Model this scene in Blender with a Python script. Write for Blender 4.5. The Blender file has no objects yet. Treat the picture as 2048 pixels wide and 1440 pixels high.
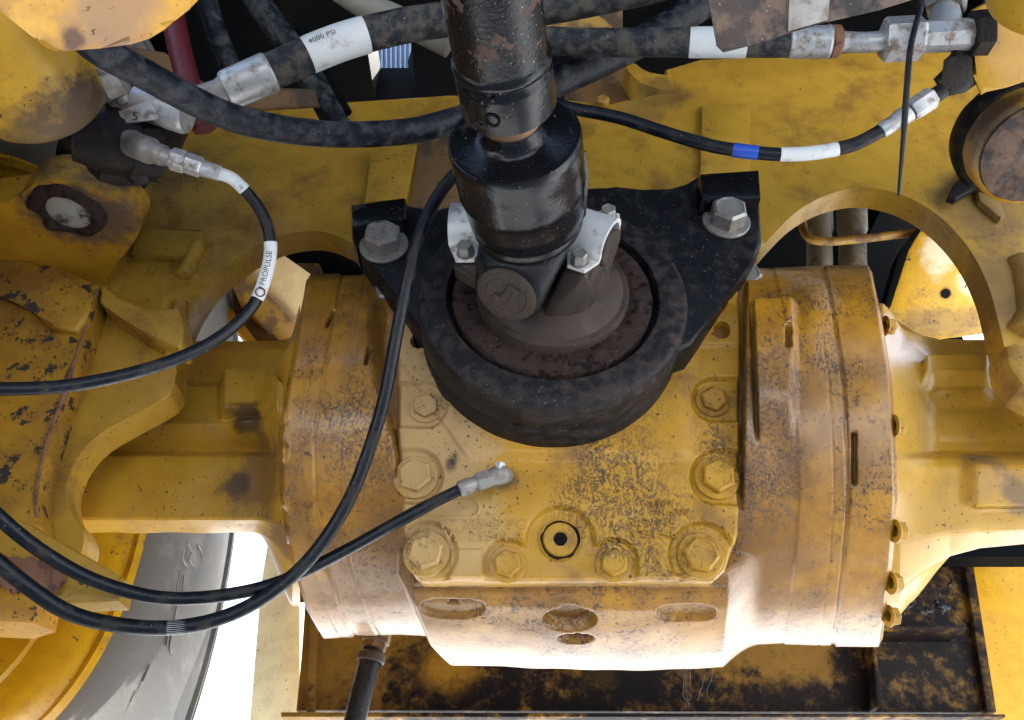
import bpy, bmesh, math, random
import numpy as np
from mathutils import Vector, Matrix, noise as mnoise
R = math.radians
random.seed(7)
rng = np.random.default_rng(7)
SC = bpy.context.scene
COL = SC.collection

# ---------------------------------------------------------------- camera, world, sun, exposure
F = 1607.0; CX, CY = 1024.0, 720.0
PITCH = R(37.0); CP, SP = math.cos(PITCH), math.sin(PITCH)
cam_d = bpy.data.cameras.new("camera"); cam = bpy.data.objects.new("camera", cam_d); COL.objects.link(cam)
cam.location = (0, 0, 0); cam.rotation_euler = (R(90) + PITCH, 0, 0)
cam_d.sensor_width = 36.0; cam_d.lens = 36.0 * F / 2048.0
cam_d.clip_start = 0.02; cam_d.clip_end = 4000
SC.camera = cam

SUN_EL, SUN_AZ = R(67), R(16)       # azimuth measured from +Y towards +X
w = bpy.data.worlds.new("World"); SC.world = w; w.use_nodes = True
nt = w.node_tree; bg = nt.nodes["Background"]
sky = nt.nodes.new("ShaderNodeTexSky"); sky.sky_type = 'NISHITA'; sky.sun_disc = False
sky.sun_elevation = SUN_EL; sky.sun_rotation = SUN_AZ
sky.air_density = 1.0; sky.dust_density = 4.0; sky.ozone_density = 1.0
nt.links.new(sky.outputs[0], bg.inputs[0]); bg.inputs[1].default_value = 0.15
sd = bpy.data.lights.new("sun", 'SUN'); sd.energy = 5.0; sd.angle = R(0.6); sd.color = (1.0, 0.97, 0.93)
sun = bpy.data.objects.new("sun", sd); COL.objects.link(sun)
sv = Vector((math.sin(SUN_AZ) * math.cos(SUN_EL), math.cos(SUN_AZ) * math.cos(SUN_EL), math.sin(SUN_EL)))
sun.rotation_euler = sv.to_track_quat('Z', 'Y').to_euler(); sun.location = sv * 30
vs = SC.view_settings; vs.view_transform = 'Standard'; vs.look = 'None'; vs.gamma = 1.0; vs.exposure = 2.1
SC.cycles.max_bounces = 8; SC.cycles.diffuse_bounces = 5; SC.cycles.glossy_bounces = 4
SC.cycles.use_denoising = True

# ---------------------------------------------------------------- geometry of the view (metres; photo pixels -> points in the place)
def ray(px, py):
    x = (px - CX) / F; y = (CY - py) / F
    return Vector((x, CP - y * SP, SP + y * CP))
def U(px, py, d): return ray(px, py) * d
def onY(px, py, Y): r = ray(px, py); return r * (Y / r.y)
def onZ(px, py, Z): r = ray(px, py); return r * (Z / r.z)
def on_plane(px, py, p0, n): r = ray(px, py); return r * (p0.dot(n) / r.dot(n))
def depth(P): return P.y * CP + P.z * SP
def pxpy(P):
    d = depth(P); return CX + F * P.x / d, CY - F * (-P.y * SP + P.z * CP) / d

# ---------------------------------------------------------------- objects
W = {}
def thing(name, label, cat, loc=(0, 0, 0), group=None, kind=None):
    o = bpy.data.objects.new(name, None); COL.objects.link(o); o.empty_display_size = 0.05
    o.location = loc; W[o] = Matrix.Translation(Vector(loc))
    o['label'] = label; o['category'] = cat
    if group: o['group'] = group
    if kind: o['kind'] = kind
    return o
def tag(o, label=None, cat=None, group=None, kind=None):
    if label: o['label'] = label
    if cat: o['category'] = cat
    if group: o['group'] = group
    if kind: o['kind'] = kind
    return o
def place(name, me, parent=None, M=None, label=None, kind=None):
    o = bpy.data.objects.new(name, me); COL.objects.link(o)
    M = M or Matrix.Identity(4); W[o] = M
    if parent is not None:
        o.parent = parent; o.matrix_basis = W[parent].inverted() @ M
    else:
        o.matrix_basis = M
    if label: o['label'] = label
    if kind: o['kind'] = kind
    return o
def finish(bm, name, mat, smooth=40):
    bmesh.ops.recalc_face_normals(bm, faces=bm.faces)
    me = bpy.data.meshes.new(name); bm.to_mesh(me); bm.free()
    for m in (mat if isinstance(mat, (list, tuple)) else [mat]): me.materials.append(m)
    if smooth is not None:
        me.polygons.foreach_set('use_smooth', [True] * len(me.polygons))
        try: me.set_sharp_from_angle(angle=R(smooth))
        except Exception: pass
    return me
def part(name, bm, mat, parent=None, smooth=40, label=None, kind=None):
    return place(name, finish(bm, name, mat, smooth), parent, None, label, kind)
def grid_mesh(name, V, mat, wrap_r=False, smooth=True):
    r, c = V.shape[:2]
    me = bpy.data.meshes.new(name)
    rr = np.arange(r if wrap_r else r - 1); cc = np.arange(c - 1)
    a = (rr[:, None] * c + cc[None, :]); b = (((rr + 1) % r)[:, None] * c + cc[None, :])
    q = np.stack([a, a + 1, b + 1, b], -1).reshape(-1, 4)
    me.vertices.add(r * c); me.vertices.foreach_set('co', V.reshape(-1).astype(np.float32))
    n = len(q); me.loops.add(n * 4); me.loops.foreach_set('vertex_index', q.reshape(-1).astype(np.int32))
    me.polygons.add(n); me.polygons.foreach_set('loop_start', np.arange(0, n * 4, 4, dtype=np.int32))
    me.update(calc_edges=True); me.validate()
    if smooth: me.polygons.foreach_set('use_smooth', np.ones(n, dtype=bool))
    me.materials.append(mat)
    return me
def ss(x, a, b):
    t = np.clip((x - a) / (b - a), 0, 1); return t * t * (3 - 2 * t)
def interp(x, pts):
    return np.interp(x, [p[0] for p in pts], [p[1] for p in pts])

def smooth_path(pts, n=12, closed=False):
    """Catmull-Rom through points (Vectors of any size as lists)."""
    P = [np.array(p, float) for p in pts]
    out = []
    for i in range(len(P) - 1):
        p0 = P[i - 1] if i > 0 else 2 * P[0] - P[1]
        p1, p2 = P[i], P[i + 1]
        p3 = P[i + 2] if i + 2 < len(P) else 2 * P[-1] - P[-2]
        for k in range(n):
            t = k / n
            out.append(0.5 * ((2 * p1) + (-p0 + p2) * t + (2 * p0 - 5 * p1 + 4 * p2 - p3) * t * t + (-p0 + 3 * p1 - 3 * p2 + p3) * t ** 3))
    out.append(P[-1])
    return out
def add_tube(bm, path, rad, seg=20, caps=True):
    """path: Vectors, rad: number or list."""
    path = [Vector(p[:3]) for p in path]; n = len(path)
    rad = [rad] * n if not isinstance(rad, (list, tuple)) else rad
    t0 = (path[1] - path[0]).normalized()
    nx = t0.cross(Vector((0.13, 0.2, 1))).normalized()
    rings = []
    for i, p in enumerate(path):
        t = ((path[min(i + 1, n - 1)] - path[max(i - 1, 0)])).normalized()
        nx = (nx - t * nx.dot(t)).normalized(); ny = t.cross(nx)
        rings.append([bm.verts.new(p + (nx * math.cos(a) + ny * math.sin(a)) * rad[i]) for a in [2 * math.pi * k / seg for k in range(seg)]])
    for i in range(n - 1):
        for k in range(seg):
            bm.faces.new((rings[i][k], rings[i][(k + 1) % seg], rings[i + 1][(k + 1) % seg], rings[i + 1][k]))
    if caps:
        bm.faces.new(rings[0][::-1]); bm.faces.new(rings[-1])
    return bm
def tube(path, rad, seg=20): return add_tube(bmesh.new(), path, rad, seg)
def frame_mat(origin, axis, up=Vector((0, 0, 1))):
    """local Z -> axis."""
    z = axis.normalized(); x = up.cross(z)
    if x.length < 1e-4: x = Vector((1, 0, 0)).cross(z)
    x.normalize(); y = z.cross(x)
    m = Matrix((x, y, z)).transposed().to_4x4(); m.translation = origin
    return m
def add_lathe(bm, prof, M, seg=48, close=False, wob=None, wf=130):
    """prof: (r, z) pairs round local Z, then M."""
    rings = []
    for r, z in prof:
        if r < 1e-6: rings.append([bm.verts.new(M @ Vector((0, 0, z)))]); continue
        ring = []
        for k in range(seg):
            a = 2 * math.pi * k / seg
            p = Vector((r * math.cos(a), r * math.sin(a), z))
            if wob:
                q = wob * mnoise.noise(Vector((p.x * wf, p.y * wf, z * wf)))
                p += Vector((math.cos(a) * q * .4, math.sin(a) * q * .4, q))
            ring.append(bm.verts.new(M @ p))
        rings.append(ring)
    pairs = list(zip(rings[:-1], rings[1:])) + ([(rings[-1], rings[0])] if close else [])
    for A, B in pairs:
        if len(A) == 1 and len(B) == 1: continue
        for k in range(seg):
            k2 = (k + 1) % seg
            if len(A) == 1: bm.faces.new((A[0], B[k], B[k2]))
            elif len(B) == 1: bm.faces.new((A[k], A[k2], B[0]))
            else: bm.faces.new((A[k], A[k2], B[k2], B[k]))
    return bm
def lathe(prof, M, seg=48, close=False, wob=None, wf=130): return add_lathe(bmesh.new(), prof, M, seg, close, wob, wf)
def add_extrude(bm, pts, vec, bevel=0.0, bseg=2, taper=0.0):
    """closed outline (Vectors) pushed along vec; the front rim is rounded."""
    vec = Vector(vec)
    fr = [bm.verts.new(p) for p in pts]
    c = sum((Vector(p) for p in pts), Vector()) / len(pts)
    bk = [bm.verts.new(Vector(p) + vec + (c - Vector(p)) * taper) for p in pts]
    n = len(pts)
    f = bm.faces.new(fr); bm.faces.new(bk[::-1])
    for i in range(n): bm.faces.new((fr[i], bk[i], bk[(i + 1) % n], fr[(i + 1) % n]))
    if bevel > 0:
        bmesh.ops.bevel(bm, geom=list(f.edges), offset=bevel, offset_type='OFFSET', segments=bseg, profile=0.5, affect='EDGES', clamp_overlap=True)
    return bm
def slab(pts, vec, bevel=0.0, bseg=2, taper=0.0): return add_extrude(bmesh.new(), pts, vec, bevel, bseg, taper)
def add_hull(bm, pts):
    vsx = [bm.verts.new(p) for p in pts]
    r = bmesh.ops.convex_hull(bm, input=vsx)
    junk = [g for g in r['geom_interior'] if isinstance(g, bmesh.types.BMVert)] + [g for g in r['geom_unused'] if isinstance(g, bmesh.types.BMVert)]
    bmesh.ops.delete(bm, geom=list(set(junk)), context='VERTS')
    return bm
def box_pts(c, hx, hy, hz, M=None):
    out = []
    for sx in (-1, 1):
        for sy in (-1, 1):
            for sz in (-1, 1):
                v = Vector((sx * hx, sy * hy, sz * hz)); out.append(c + (M.to_3x3() @ v if M else v))
    return out
def add_box(bm, c, hx, hy, hz, M=None, bevel=0.0):
    b2 = bmesh.new(); bmesh.ops.create_cube(b2, size=2)
    for v in b2.verts:
        q = Vector((v.co.x * hx, v.co.y * hy, v.co.z * hz)); v.co = c + (M.to_3x3() @ q if M else q)
    if bevel: bmesh.ops.bevel(b2, geom=list(b2.edges), offset=bevel, segments=2, profile=.5, affect='EDGES')
    me = bpy.data.meshes.new("tmp"); b2.to_mesh(me); b2.free(); bm.from_mesh(me); bpy.data.meshes.remove(me)
    return bm
def PY(lst, Y): return [onY(x, y, Y) for x, y in lst]
def PZ(lst, Z): return [onZ(x, y, Z) for x, y in lst]
def roundpoly(lst, n=6):
    """closed smooth outline through pixel points"""
    P = [lst[-1]] + list(lst) + [lst[0], lst[1]]
    P = [np.array(p, float) for p in P]; out = []
    for i in range(1, len(P) - 2):
        p0, p1, p2, p3 = P[i - 1], P[i], P[i + 1], P[i + 2]
        for k in range(n):
            t = k / n
            out.append(tuple(0.5 * ((2 * p1) + (-p0 + p2) * t + (2 * p0 - 5 * p1 + 4 * p2 - p3) * t * t + (-p0 + 3 * p1 - 3 * p2 + p3) * t ** 3)))
    return out
def curve_px(lst, n=6): return [tuple(p) for p in smooth_path(lst, n)]

# ---------------------------------------------------------------- materials
class NB:
    def __init__(s, name):
        s.m = bpy.data.materials.new(name); s.m.use_nodes = True; s.t = s.m.node_tree
        s.b = s.t.nodes["Principled BSDF"]; s.geo = s.t.nodes.new("ShaderNodeNewGeometry")
    def L(s, a, b): s.t.links.new(a, b)
    def mapped(s, scale):
        n = s.t.nodes.new("ShaderNodeMapping"); n.inputs['Scale'].default_value = scale
        s.L(s.geo.outputs['Position'], n.inputs[0]); return n.outputs[0]
    def noise(s, scale, detail=3, rough=.55, vec=None, dist=0.0, off=None):
        n = s.t.nodes.new("ShaderNodeTexNoise"); n.inputs['Scale'].default_value = scale
        n.inputs['Detail'].default_value = detail; n.inputs['Roughness'].default_value = rough; n.inputs['Distortion'].default_value = dist
        s.L(vec if vec is not None else s.geo.outputs['Position'], n.inputs['Vector']); return n.outputs[0]
    def math(s, op, a, b=None, clamp=False):
        n = s.t.nodes.new("ShaderNodeMath"); n.operation = op; n.use_clamp = clamp
        for i, v in enumerate((a, b)):
            if v is None: continue
            if isinstance(v, (int, float)): n.inputs[i].default_value = v
            else: s.L(v, n.inputs[i])
        return n.outputs[0]
    def ramp(s, v, a, b, lo=0.0, hi=1.0):
        n = s.t.nodes.new("ShaderNodeMapRange"); n.interpolation_type = 'SMOOTHSTEP'
        s.L(v, n.inputs[0]); n.inputs[1].default_value = a; n.inputs[2].default_value = b
        n.inputs[3].default_value = lo; n.inputs[4].default_value = hi; return n.outputs[0]
    def mix(s, f, a, b):
        n = s.t.nodes.new("ShaderNodeMix"); n.data_type = 'RGBA'
        if isinstance(f, (int, float)): n.inputs[0].default_value = f
        else: s.L(f, n.inputs[0])
        for i, v in ((6, a), (7, b)):
            if isinstance(v, tuple): n.inputs[i].default_value = (*v, 1)
            else: s.L(v, n.inputs[i])
        return n.outputs[2]
    def mixf(s, f, a, b):
        n = s.t.nodes.new("ShaderNodeMix"); n.data_type = 'FLOAT'
        s.L(f, n.inputs[0])
        for i, v in ((2, a), (3, b)):
            if isinstance(v, (int, float)): n.inputs[i].default_value = v
            else: s.L(v, n.inputs[i])
        return n.outputs[0]
    def bump(s, h, strength=.3, dist=.002, prev=None):
        n = s.t.nodes.new("ShaderNodeBump"); n.inputs['Strength'].default_value = strength; n.inputs['Distance'].default_value = dist
        s.L(h, n.inputs['Height'])
        if prev is not None: s.L(prev, n.inputs['Normal'])
        return n.outputs[0]
    def spot(s, P, rad, stretch=(1, 1, 1), soft=.5, nz=None, amount=1.0):
        """mask of a stain round a point of the thing, its rim broken by noise"""
        sub = s.t.nodes.new("ShaderNodeVectorMath"); sub.operation = 'SUBTRACT'
        s.L(s.geo.outputs['Position'], sub.inputs[0]); sub.inputs[1].default_value = P
        mul = s.t.nodes.new("ShaderNodeVectorMath"); mul.operation = 'MULTIPLY'; s.L(sub.outputs[0], mul.inputs[0]); mul.inputs[1].default_value = stretch
        ln = s.t.nodes.new("ShaderNodeVectorMath"); ln.operation = 'LENGTH'; s.L(mul.outputs[0], ln.inputs[0])
        d = s.math('DIVIDE', ln.outputs['Value'], rad)
        if nz is not None: d = s.math('ADD', d, s.math('MULTIPLY', s.math('SUBTRACT', nz, .5), 1.6))
        return s.ramp(d, 1 - soft, 1 + soft * .4, amount, 0.0)
    def done(s, col, rough, normal=None, metal=None, spec=None, coat=None):
        for k, v in (('Base Color', col), ('Roughness', rough), ('Metallic', metal), ('Normal', normal), ('Coat Weight', coat)):
            if v is None: continue
            if isinstance(v, tuple): s.b.inputs[k].default_value = (*v, 1)
            elif isinstance(v, (int, float)): s.b.inputs[k].default_value = v
            else: s.L(v, s.b.inputs[k])
        if spec is not None: s.b.inputs['Specular IOR Level'].default_value = spec
        return s.m

YEL = (0.48, 0.262, 0.02); DUST = (0.165, 0.083, 0.022); GREASE = (0.022, 0.016, 0.014)
def paint(name, base=YEL, dust=.5, specks=.5, worm=0.0, grease=0.0, gloss=.38, spots=(), dustcol=DUST, streak=0.0, chips=0.0, coat=0.0, wormscale=95, spec=.34, bumpk=.45):
    k = NB(name)
    n_big = k.noise(5.5, 6, .62); n_mid = k.noise(26, 5, .6); n_fine = k.noise(210, 2, .5); n_grain = k.noise(900, 2, .6)
    col = k.mix(k.ramp(n_mid, .3, .75), base, tuple(c * f for c, f in zip(base, (.86, .80, .8))))
    dm = k.math('MULTIPLY', k.ramp(k.math('ADD', k.math('MULTIPLY', n_big, .7), k.math('MULTIPLY', n_mid, .3)), .62 - .28 * dust, .72 - .12 * dust), .85)
    fine_d = k.math('MULTIPLY', k.ramp(n_grain, .45, .75), .25 * dust)
    dm = k.math('MAXIMUM', dm, fine_d) if dust > 0 else fine_d
    col = k.mix(dm, col, dustcol)
    rough = k.mixf(dm, gloss, .55)
    nz = k.noise(34, 6, .68); oil = None
    for sp in spots:
        P, rad, c = sp[0], sp[1], sp[2]
        amt = sp[3] if len(sp) > 3 else .9; st = sp[4] if len(sp) > 4 else (1, 1, 1); sf = sp[5] if len(sp) > 5 else .5
        ms = k.spot(P, rad, st, sf, nz, amt)
        if len(sp) > 6 and sp[6] == 2:
            ms = k.math('MULTIPLY', ms, k.ramp(k.noise(9, 9, .78), .36, .52))
        elif len(sp) > 6:
            if oil is None: ow = k.math('ABSOLUTE', k.math('SUBTRACT', k.noise(84, 4, .62, k.mapped((1, 1, .62)), 1.6), .5)); oil = k.math('MULTIPLY', k.math('SUBTRACT', 1.0, k.ramp(ow, .02, .085)), k.ramp(k.noise(260, 3, .6), .36, .50))
            ms = k.math('MULTIPLY', ms, oil)
        col = k.mix(ms, col, c); rough = k.mixf(ms, rough, .6)
    h = k.math('MULTIPLY', n_mid, .5)
    if streak > 0:
        vz = k.mapped((70, 70, 5)); sn = k.noise(1, 5, .65, vz)
        sm = k.math('MULTIPLY', k.math('MULTIPLY', k.ramp(sn, .52, .7), streak), k.ramp(n_big, .4, .6))
        col = k.mix(sm, col, (.17, .09, .045)); rough = k.mixf(sm, rough, .8)
    if worm > 0:
        wv = k.mapped((1, 1, .5)); wn = k.noise(wormscale, 3, .55, wv, 1.1)
        thick = k.ramp(n_mid, .35, .7, .02, .075)
        line = k.math('SUBTRACT', 1.0, k.math('DIVIDE', k.math('ABSOLUTE', k.math('SUBTRACT', wn, .5)), thick), True)
        brk = k.ramp(k.noise(150, 2, .6), .42, .56)
        wm = k.ramp(k.noise(8, 5, .65), .60 - .22 * worm, .74 - .18 * worm)
        wl = k.math('MULTIPLY', k.math('MULTIPLY', k.math('MULTIPLY', k.ramp(line, .0, .7), brk), wm), .92)
        col = k.mix(wl, col, (.055, .032, .017)); h = k.math('SUBTRACT', h, k.math('MULTIPLY', wl, .6)); rough = k.mixf(wl, rough, .7)
    if specks > 0:
        sm = k.ramp(n_fine, .695 - .05 * specks, .715 - .05 * specks)
        sm = k.math('MULTIPLY', sm, k.ramp(k.noise(13, 3, .6), .40, .56))
        sm2 = k.ramp(k.noise(80, 3, .6), .72 - .03 * specks, .735 - .03 * specks)
        sm = k.math('MULTIPLY', k.math('MAXIMUM', sm, sm2), .88)
        col = k.mix(sm, col, (.035, .022, .016)); rough = k.mixf(sm, rough, .7)
    if grease > 0:
        gn = k.noise(15, 7, .66); gm = k.ramp(gn, .70 - .24 * grease, .74 - .24 * grease)
        col = k.mix(gm, col, GREASE); rough = k.mixf(gm, rough, k.ramp(n_mid, .3, .7, .3, .65))
        h = k.math('ADD', h, k.math('MULTIPLY', gm, .4))
    if chips > 0:
        cm = k.ramp(k.noise(27, 7, .72), .655 - .1 * chips, .675 - .1 * chips)
        col = k.mix(cm, col, (.032, .026, .022)); rough = k.mixf(cm, rough, .7)
    nrm = k.bump(k.math('ADD', h, k.math('ADD', k.math('MULTIPLY', n_grain, .10), k.math('MULTIPLY', n_fine, .14))), bumpk, .0035)
    if coat: k.b.inputs['Coat Roughness'].default_value = .2
    return k.done(col, rough, nrm, coat=coat, spec=spec)
def simple(name, base, rough=.5, metal=0.0, dirt=(.2, .12, .07), dirt_amt=.3, scale=30, bump=.2, speck=0.0, base2=None, sharp=.12, spots=(), spec=None):
    k = NB(name); n = k.noise(scale, 6, .65); g = k.noise(scale * 14, 2, .6)
    col = base
    if base2: col = k.mix(k.ramp(k.noise(scale * .6, 5, .6), .35, .65), base, base2)
    m = k.ramp(n, .66 - .35 * dirt_amt, .66 - .35 * dirt_amt + sharp)
    col = k.mix(m, col, dirt); ro = k.mixf(m, rough, .8)
    me = k.mixf(m, metal, 0.0)
    if speck > 0:
        sm = k.ramp(k.noise(330, 2, .6), .74 - .1 * speck, .77 - .1 * speck); col = k.mix(sm, col, (.33, .27, .21)); ro = k.mixf(sm, ro, .8)
    nz = k.noise(34, 6, .68)
    for sp in spots:
        ms = k.spot(sp[0], sp[1], sp[4] if len(sp) > 4 else (1, 1, 1), .5, nz, sp[3]); col = k.mix(ms, col, sp[2]); ro = k.mixf(ms, ro, .75)
    g2 = k.noise(260, 3, .65)
    ro = k.math('ADD', ro, k.math('MULTIPLY', k.math('SUBTRACT', g2, .5), .35), True)
    nrm = k.bump(k.math('ADD', n, k.math('ADD', k.math('MULTIPLY', g, .25), k.math('MULTIPLY', g2, .5))), bump, .002)
    return k.done(col, ro, nrm, me, spec)

PALE = (.52, .38, .25)
COVER_P0 = Vector((0, .915, .361)); COVER_N = Vector((0, -1, -.17)).normalized()
def cov(px, py, h=0.0): return on_plane(px, py, COVER_P0 + COVER_N * h, COVER_N)
M_frame = paint("frame paint", (.40, .235, .028), .52, .62, .12, gloss=.33, spots=[
    (onY(1330, 190, .9), .05, (.05, .03, .02), .6), (onY(560, 480, .9), .06, (.4, .22, .06), .5), (onY(980, 330, .9), .10, (.07, .04, .025), .85),
    (onY(340, 330, .88), .06, (.09, .05, .03), .6), (onY(1960, 420, .9), .09, (.10, .06, .035), .6), (onY(2020, 580, .9), .10, (.14, .085, .03), .75), (onY(1280, 220, .9), .05, (.14, .08, .03), .6)])
M_axle = paint("axle paint", (.40, .19, .010), .95, .6, .7, gloss=.36, spots=[
    (onY(1625, 640, .86), .045, (.36, .24, .15), .8, (1.1, 1, .45), .5), (onY(720, 900, .84), .09, (.07, .045, .03), .8, (1.5, 1, .5), .5, 1), (onY(1520, 900, .84), .10, (.05, .032, .022), .85, (1.5, 1, .45), .5, 1), (onY(1640, 560, .9), .09, (.17, .09, .045), .6, (.6, 1, 1.4))], streak=.85, coat=.55, bumpk=.8, dustcol=(.165, .074, .012))
M_arm = paint("axle arm paint", (.46, .262, .026), .30, .35, .0, gloss=.3, coat=.2, dustcol=(.36, .20, .06), spots=[
    (onY(492, 838, .97), .026, (.02, .014, .014), .85, (.8, 1, 1)), (onY(540, 960, 1.0), .06, (.15, .08, .03), .75, (1, 1, .7)), (onY(560, 1090, 1.0), .04, (.12, .07, .035), .8), (onY(470, 980, 1.0), .024, (.05, .03, .03), .7), (onY(1960, 940, 1.0), .035, (.09, .06, .05), .7), (onY(2030, 990, .99), .03, (.08, .06, .05), .7), (U(1806, 856, 1.0), .016, GREASE, .95, (1.4, 1, .7)), (U(1812, 1060, 1.0), .026, GREASE, .95, (1.2, 1, .6)), (U(1800, 1130, 1.02), .02, GREASE, .95, (1.2, 1, .6)), (U(1905, 672, 1.08), .012, GREASE, .9)])  # grease patches by the flange bolts also paint the shaded voids there
M_cover = paint("cover paint", (.45, .240, .016), .46, .8, .40, gloss=.4, spots=[
    (cov(860, 800), .105, (.44, .29, .13), .85, (1, 1, .55), .35), (cov(890, 1060), .07, (.46, .30, .12), .75, (.8, 1, 1), .4), (cov(905, 925), .013, (.02, .015, .02), .95, (1.2, 1, .8)),
    (cov(1240, 945), .085, (.045, .028, .022), .85, (1.25, 1, .6), .95, 1), (cov(1180, 900), .03, (.04, .026, .02), .8, (1.3, 1, .6), .9, 1), (cov(1010, 960), .018, (.06, .04, .03), .7), (cov(1300, 1030), .07, (.06, .036, .025), .7, (1, 1, 1), .95, 1), (cov(1430, 890), .03, (.05, .03, .024), .85, (1, 1, .6), .5, 1), (cov(1225, 1105), .022, (.04, .026, .02), .8, (1, 1, 1), .5, 1), (cov(1165, 1010), .05, (.05, .03, .02), .6, (1, 1, 1), .5, 1)], coat=.1, bumpk=.7)
M_lobe = paint("cylinder bracket paint", (.46, .25, .018), .35, .45, .0, gloss=.32, spots=[
    (onZ(165, 430, .82), .074, (.085, .055, .042), .95, (.85, 1.15, 1)), (onZ(130, 420, .82), .042, (.025, .018, .018), .95), (onZ(1965, 285, .85), .06, (.30, .23, .15), .75), (onZ(2010, 250, .87), .05, (.04, .028, .022), .8), (onZ(230, 340, .88), .05, (.04, .03, .03), .9), (onZ(120, 320, .88), .05, (.06, .04, .03), .8)])
M_side = paint("side frame paint", (.40, .215, .018), .85, .8, .3, .12, chips=.85, gloss=.42, bumpk=.9)
M_bright = paint("clean yellow paint", (.68, .36, .015), .2, .3, gloss=.3)
M_barrel = paint("cylinder barrel paint", (.48, .275, .02), .36, .4, .0, gloss=.35, streak=.4, spots=[(U(165, 240, .82), .055, (.03, .02, .017), .95), (U(100, 290, .82), .06, (.10, .06, .03), .8)])
M_guard = paint("guard paint", (.70, .36, .03), .42, .3, gloss=.3, spots=[(U(230, 25, .52), .035, (.34, .2, .12), .8), (U(147, 78, .52), .008, (.12, .06, .04), .9)])
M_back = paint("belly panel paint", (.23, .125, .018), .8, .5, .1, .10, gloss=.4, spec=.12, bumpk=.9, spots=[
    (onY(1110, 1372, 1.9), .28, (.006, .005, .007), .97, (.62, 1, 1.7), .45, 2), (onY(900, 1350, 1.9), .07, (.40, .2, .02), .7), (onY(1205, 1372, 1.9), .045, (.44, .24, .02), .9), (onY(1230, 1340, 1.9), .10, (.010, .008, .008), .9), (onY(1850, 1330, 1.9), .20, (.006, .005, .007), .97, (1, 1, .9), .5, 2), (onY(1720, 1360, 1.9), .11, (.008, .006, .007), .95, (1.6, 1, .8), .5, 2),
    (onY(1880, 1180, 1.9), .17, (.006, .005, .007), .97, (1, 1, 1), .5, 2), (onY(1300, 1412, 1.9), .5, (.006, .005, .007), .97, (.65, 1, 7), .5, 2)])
M_cream = paint("bloom paled cream yellow paint", (.86, .80, .52), .05, .1, gloss=.5)  # cream base paints in the bloom on a sunlit yellow panel
M_wheel = paint("wheel rim paint", (.58, .34, .012), .30, .5, gloss=.25, chips=.2)
M_black = simple("black gloss paint", (.005, .0055, .007), .20, 0, (.030, .024, .022), .22, 24, .25, .25, spec=0.3)
M_tube = simple("chipped black shaft paint", (.005, .005, .006), .22, 0, (.085, .05, .037), .27, 34, .5, .5, sharp=.05, spec=0.28)
M_ring = simple("dusty black casting", (.009, .0095, .011), .45, 0, (.046, .034, .030),   .75, 60, .6, .35, sharp=.3, spec=0.18)
M_bracket = simple("black bracket casting", (.006, .0068, .009), .36, 0, (.034, .027, .024), .55, 45, .45, .25, sharp=.3, spec=0.22)
M_grease = simple("dried brown grease", (.040, .025, .022), .75, 0, (.012, .008, .008), .45, 70, 1.2, .1, spec=0.1)
M_greaseblk = simple("caked black grease", (.010, .008, .008), .5, 0, (.036, .024, .017), .38, 24, .9, spec=0.2)
M_iron = simple("dusty bare iron", (.052, .040, .032), .45, .35, (.055, .037, .028), .75, 26, .9, .2, sharp=.25, spec=0.3)
M_zinc = simple("zinc plated steel", (.44, .45, .45), .36, .5, (.17, .125, .09), .52, 55, .25, sharp=.2)
M_strap = simple("bright plated strap", (.66, .67, .65), .4, .25, (.24, .19, .14), .36, 60, .25, sharp=.2)
M_zincd = simple("dirty zinc bolt", (.27, .26, .24), .42, .45, (.17, .12, .085), .62, 60, .3, sharp=.25)
M_pin = simple("pin steel", (.33, .34, .31), .45, .2, (.03, .022, .018), .42, 26, .3)
M_rust = simple("rusty steel", (.20, .09, .045), .75, 0, (.09, .04, .025), .5, 50, .6)
M_rubber = simple("black rubber hose", (.006, .008, .013), .42, 0, (.050, .050, .054), .62, 60, .3, .12, sharp=.2, spec=0.22)
M_rubber2 = simple("worn grey rubber hose", (.014, .018, .023), .5, 0, (.075, .066, .056), .70, 60, .5, .2, sharp=.2, spec=0.2)
M_thin = simple("thin black hose", (.004, .006, .010), .33, 0, (.026, .023, .02), .46, 40, .3, .08, sharp=.16, spec=0.25)
M_white = simple("white printed sleeve", (.58, .60, .60), .45, 0, (.25, .21, .17), .34, 36, .15, sharp=.25)
M_blue = simple("blue tape", (.012, .07, .42), .4, 0, (.03, .04, .12), .2, 40, .1)
M_red = simple("red hose rubber", (.09, .005, .011), .5, 0, (.05, .01, .01), .35, 20, .2)
M_ink = simple("black ink", (.02, .02, .025), .6, 0, (.1, .1, .1), .1, 60, 0)
M_inkred = simple("red ink", (.09, .012, .012), .6, 0, (.2, .1, .1), .1, 60, 0)
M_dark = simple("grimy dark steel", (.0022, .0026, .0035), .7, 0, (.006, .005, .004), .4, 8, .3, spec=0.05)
M_brown = simple("dirty brown casting", (.15, .078, .025), .7, 0, (.06, .035, .02), .45, 14, .4)
M_grey = simple("grey sleeve duct", (.20, .19, .16), .55, 0, (.10, .08, .06), .35, 12, .2)
M_yelbg = simple("yellow steel behind", (.36, .20, .03), .45, 0, (.16, .09, .04), .6, 20, .2)
M_tyre = simple("dusty tyre rubber", (.12, .118, .110), .8, 0, (.26, .245, .21), .55, 9, .35, .0, sharp=.4)
M_plate = simple("rust mottled plate", (.010, .008, .008), .55, .0, (.15, .10, .07), .62, 48, .6, .4, base2=(.05, .032, .024), sharp=.16)
M_ground = simple("pale gravel ground", (.53, .56, .57), .9, 0, (.44, .46, .46), .5, 3, .4)
M_hole = simple("dark hole shade and seal", (.006, .005, .006), .6, 0, (.02, .015, .012), .3, 30, .1, spec=0.05)  # near-black colour paints the shade inside holes; the oil seal shares it

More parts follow.
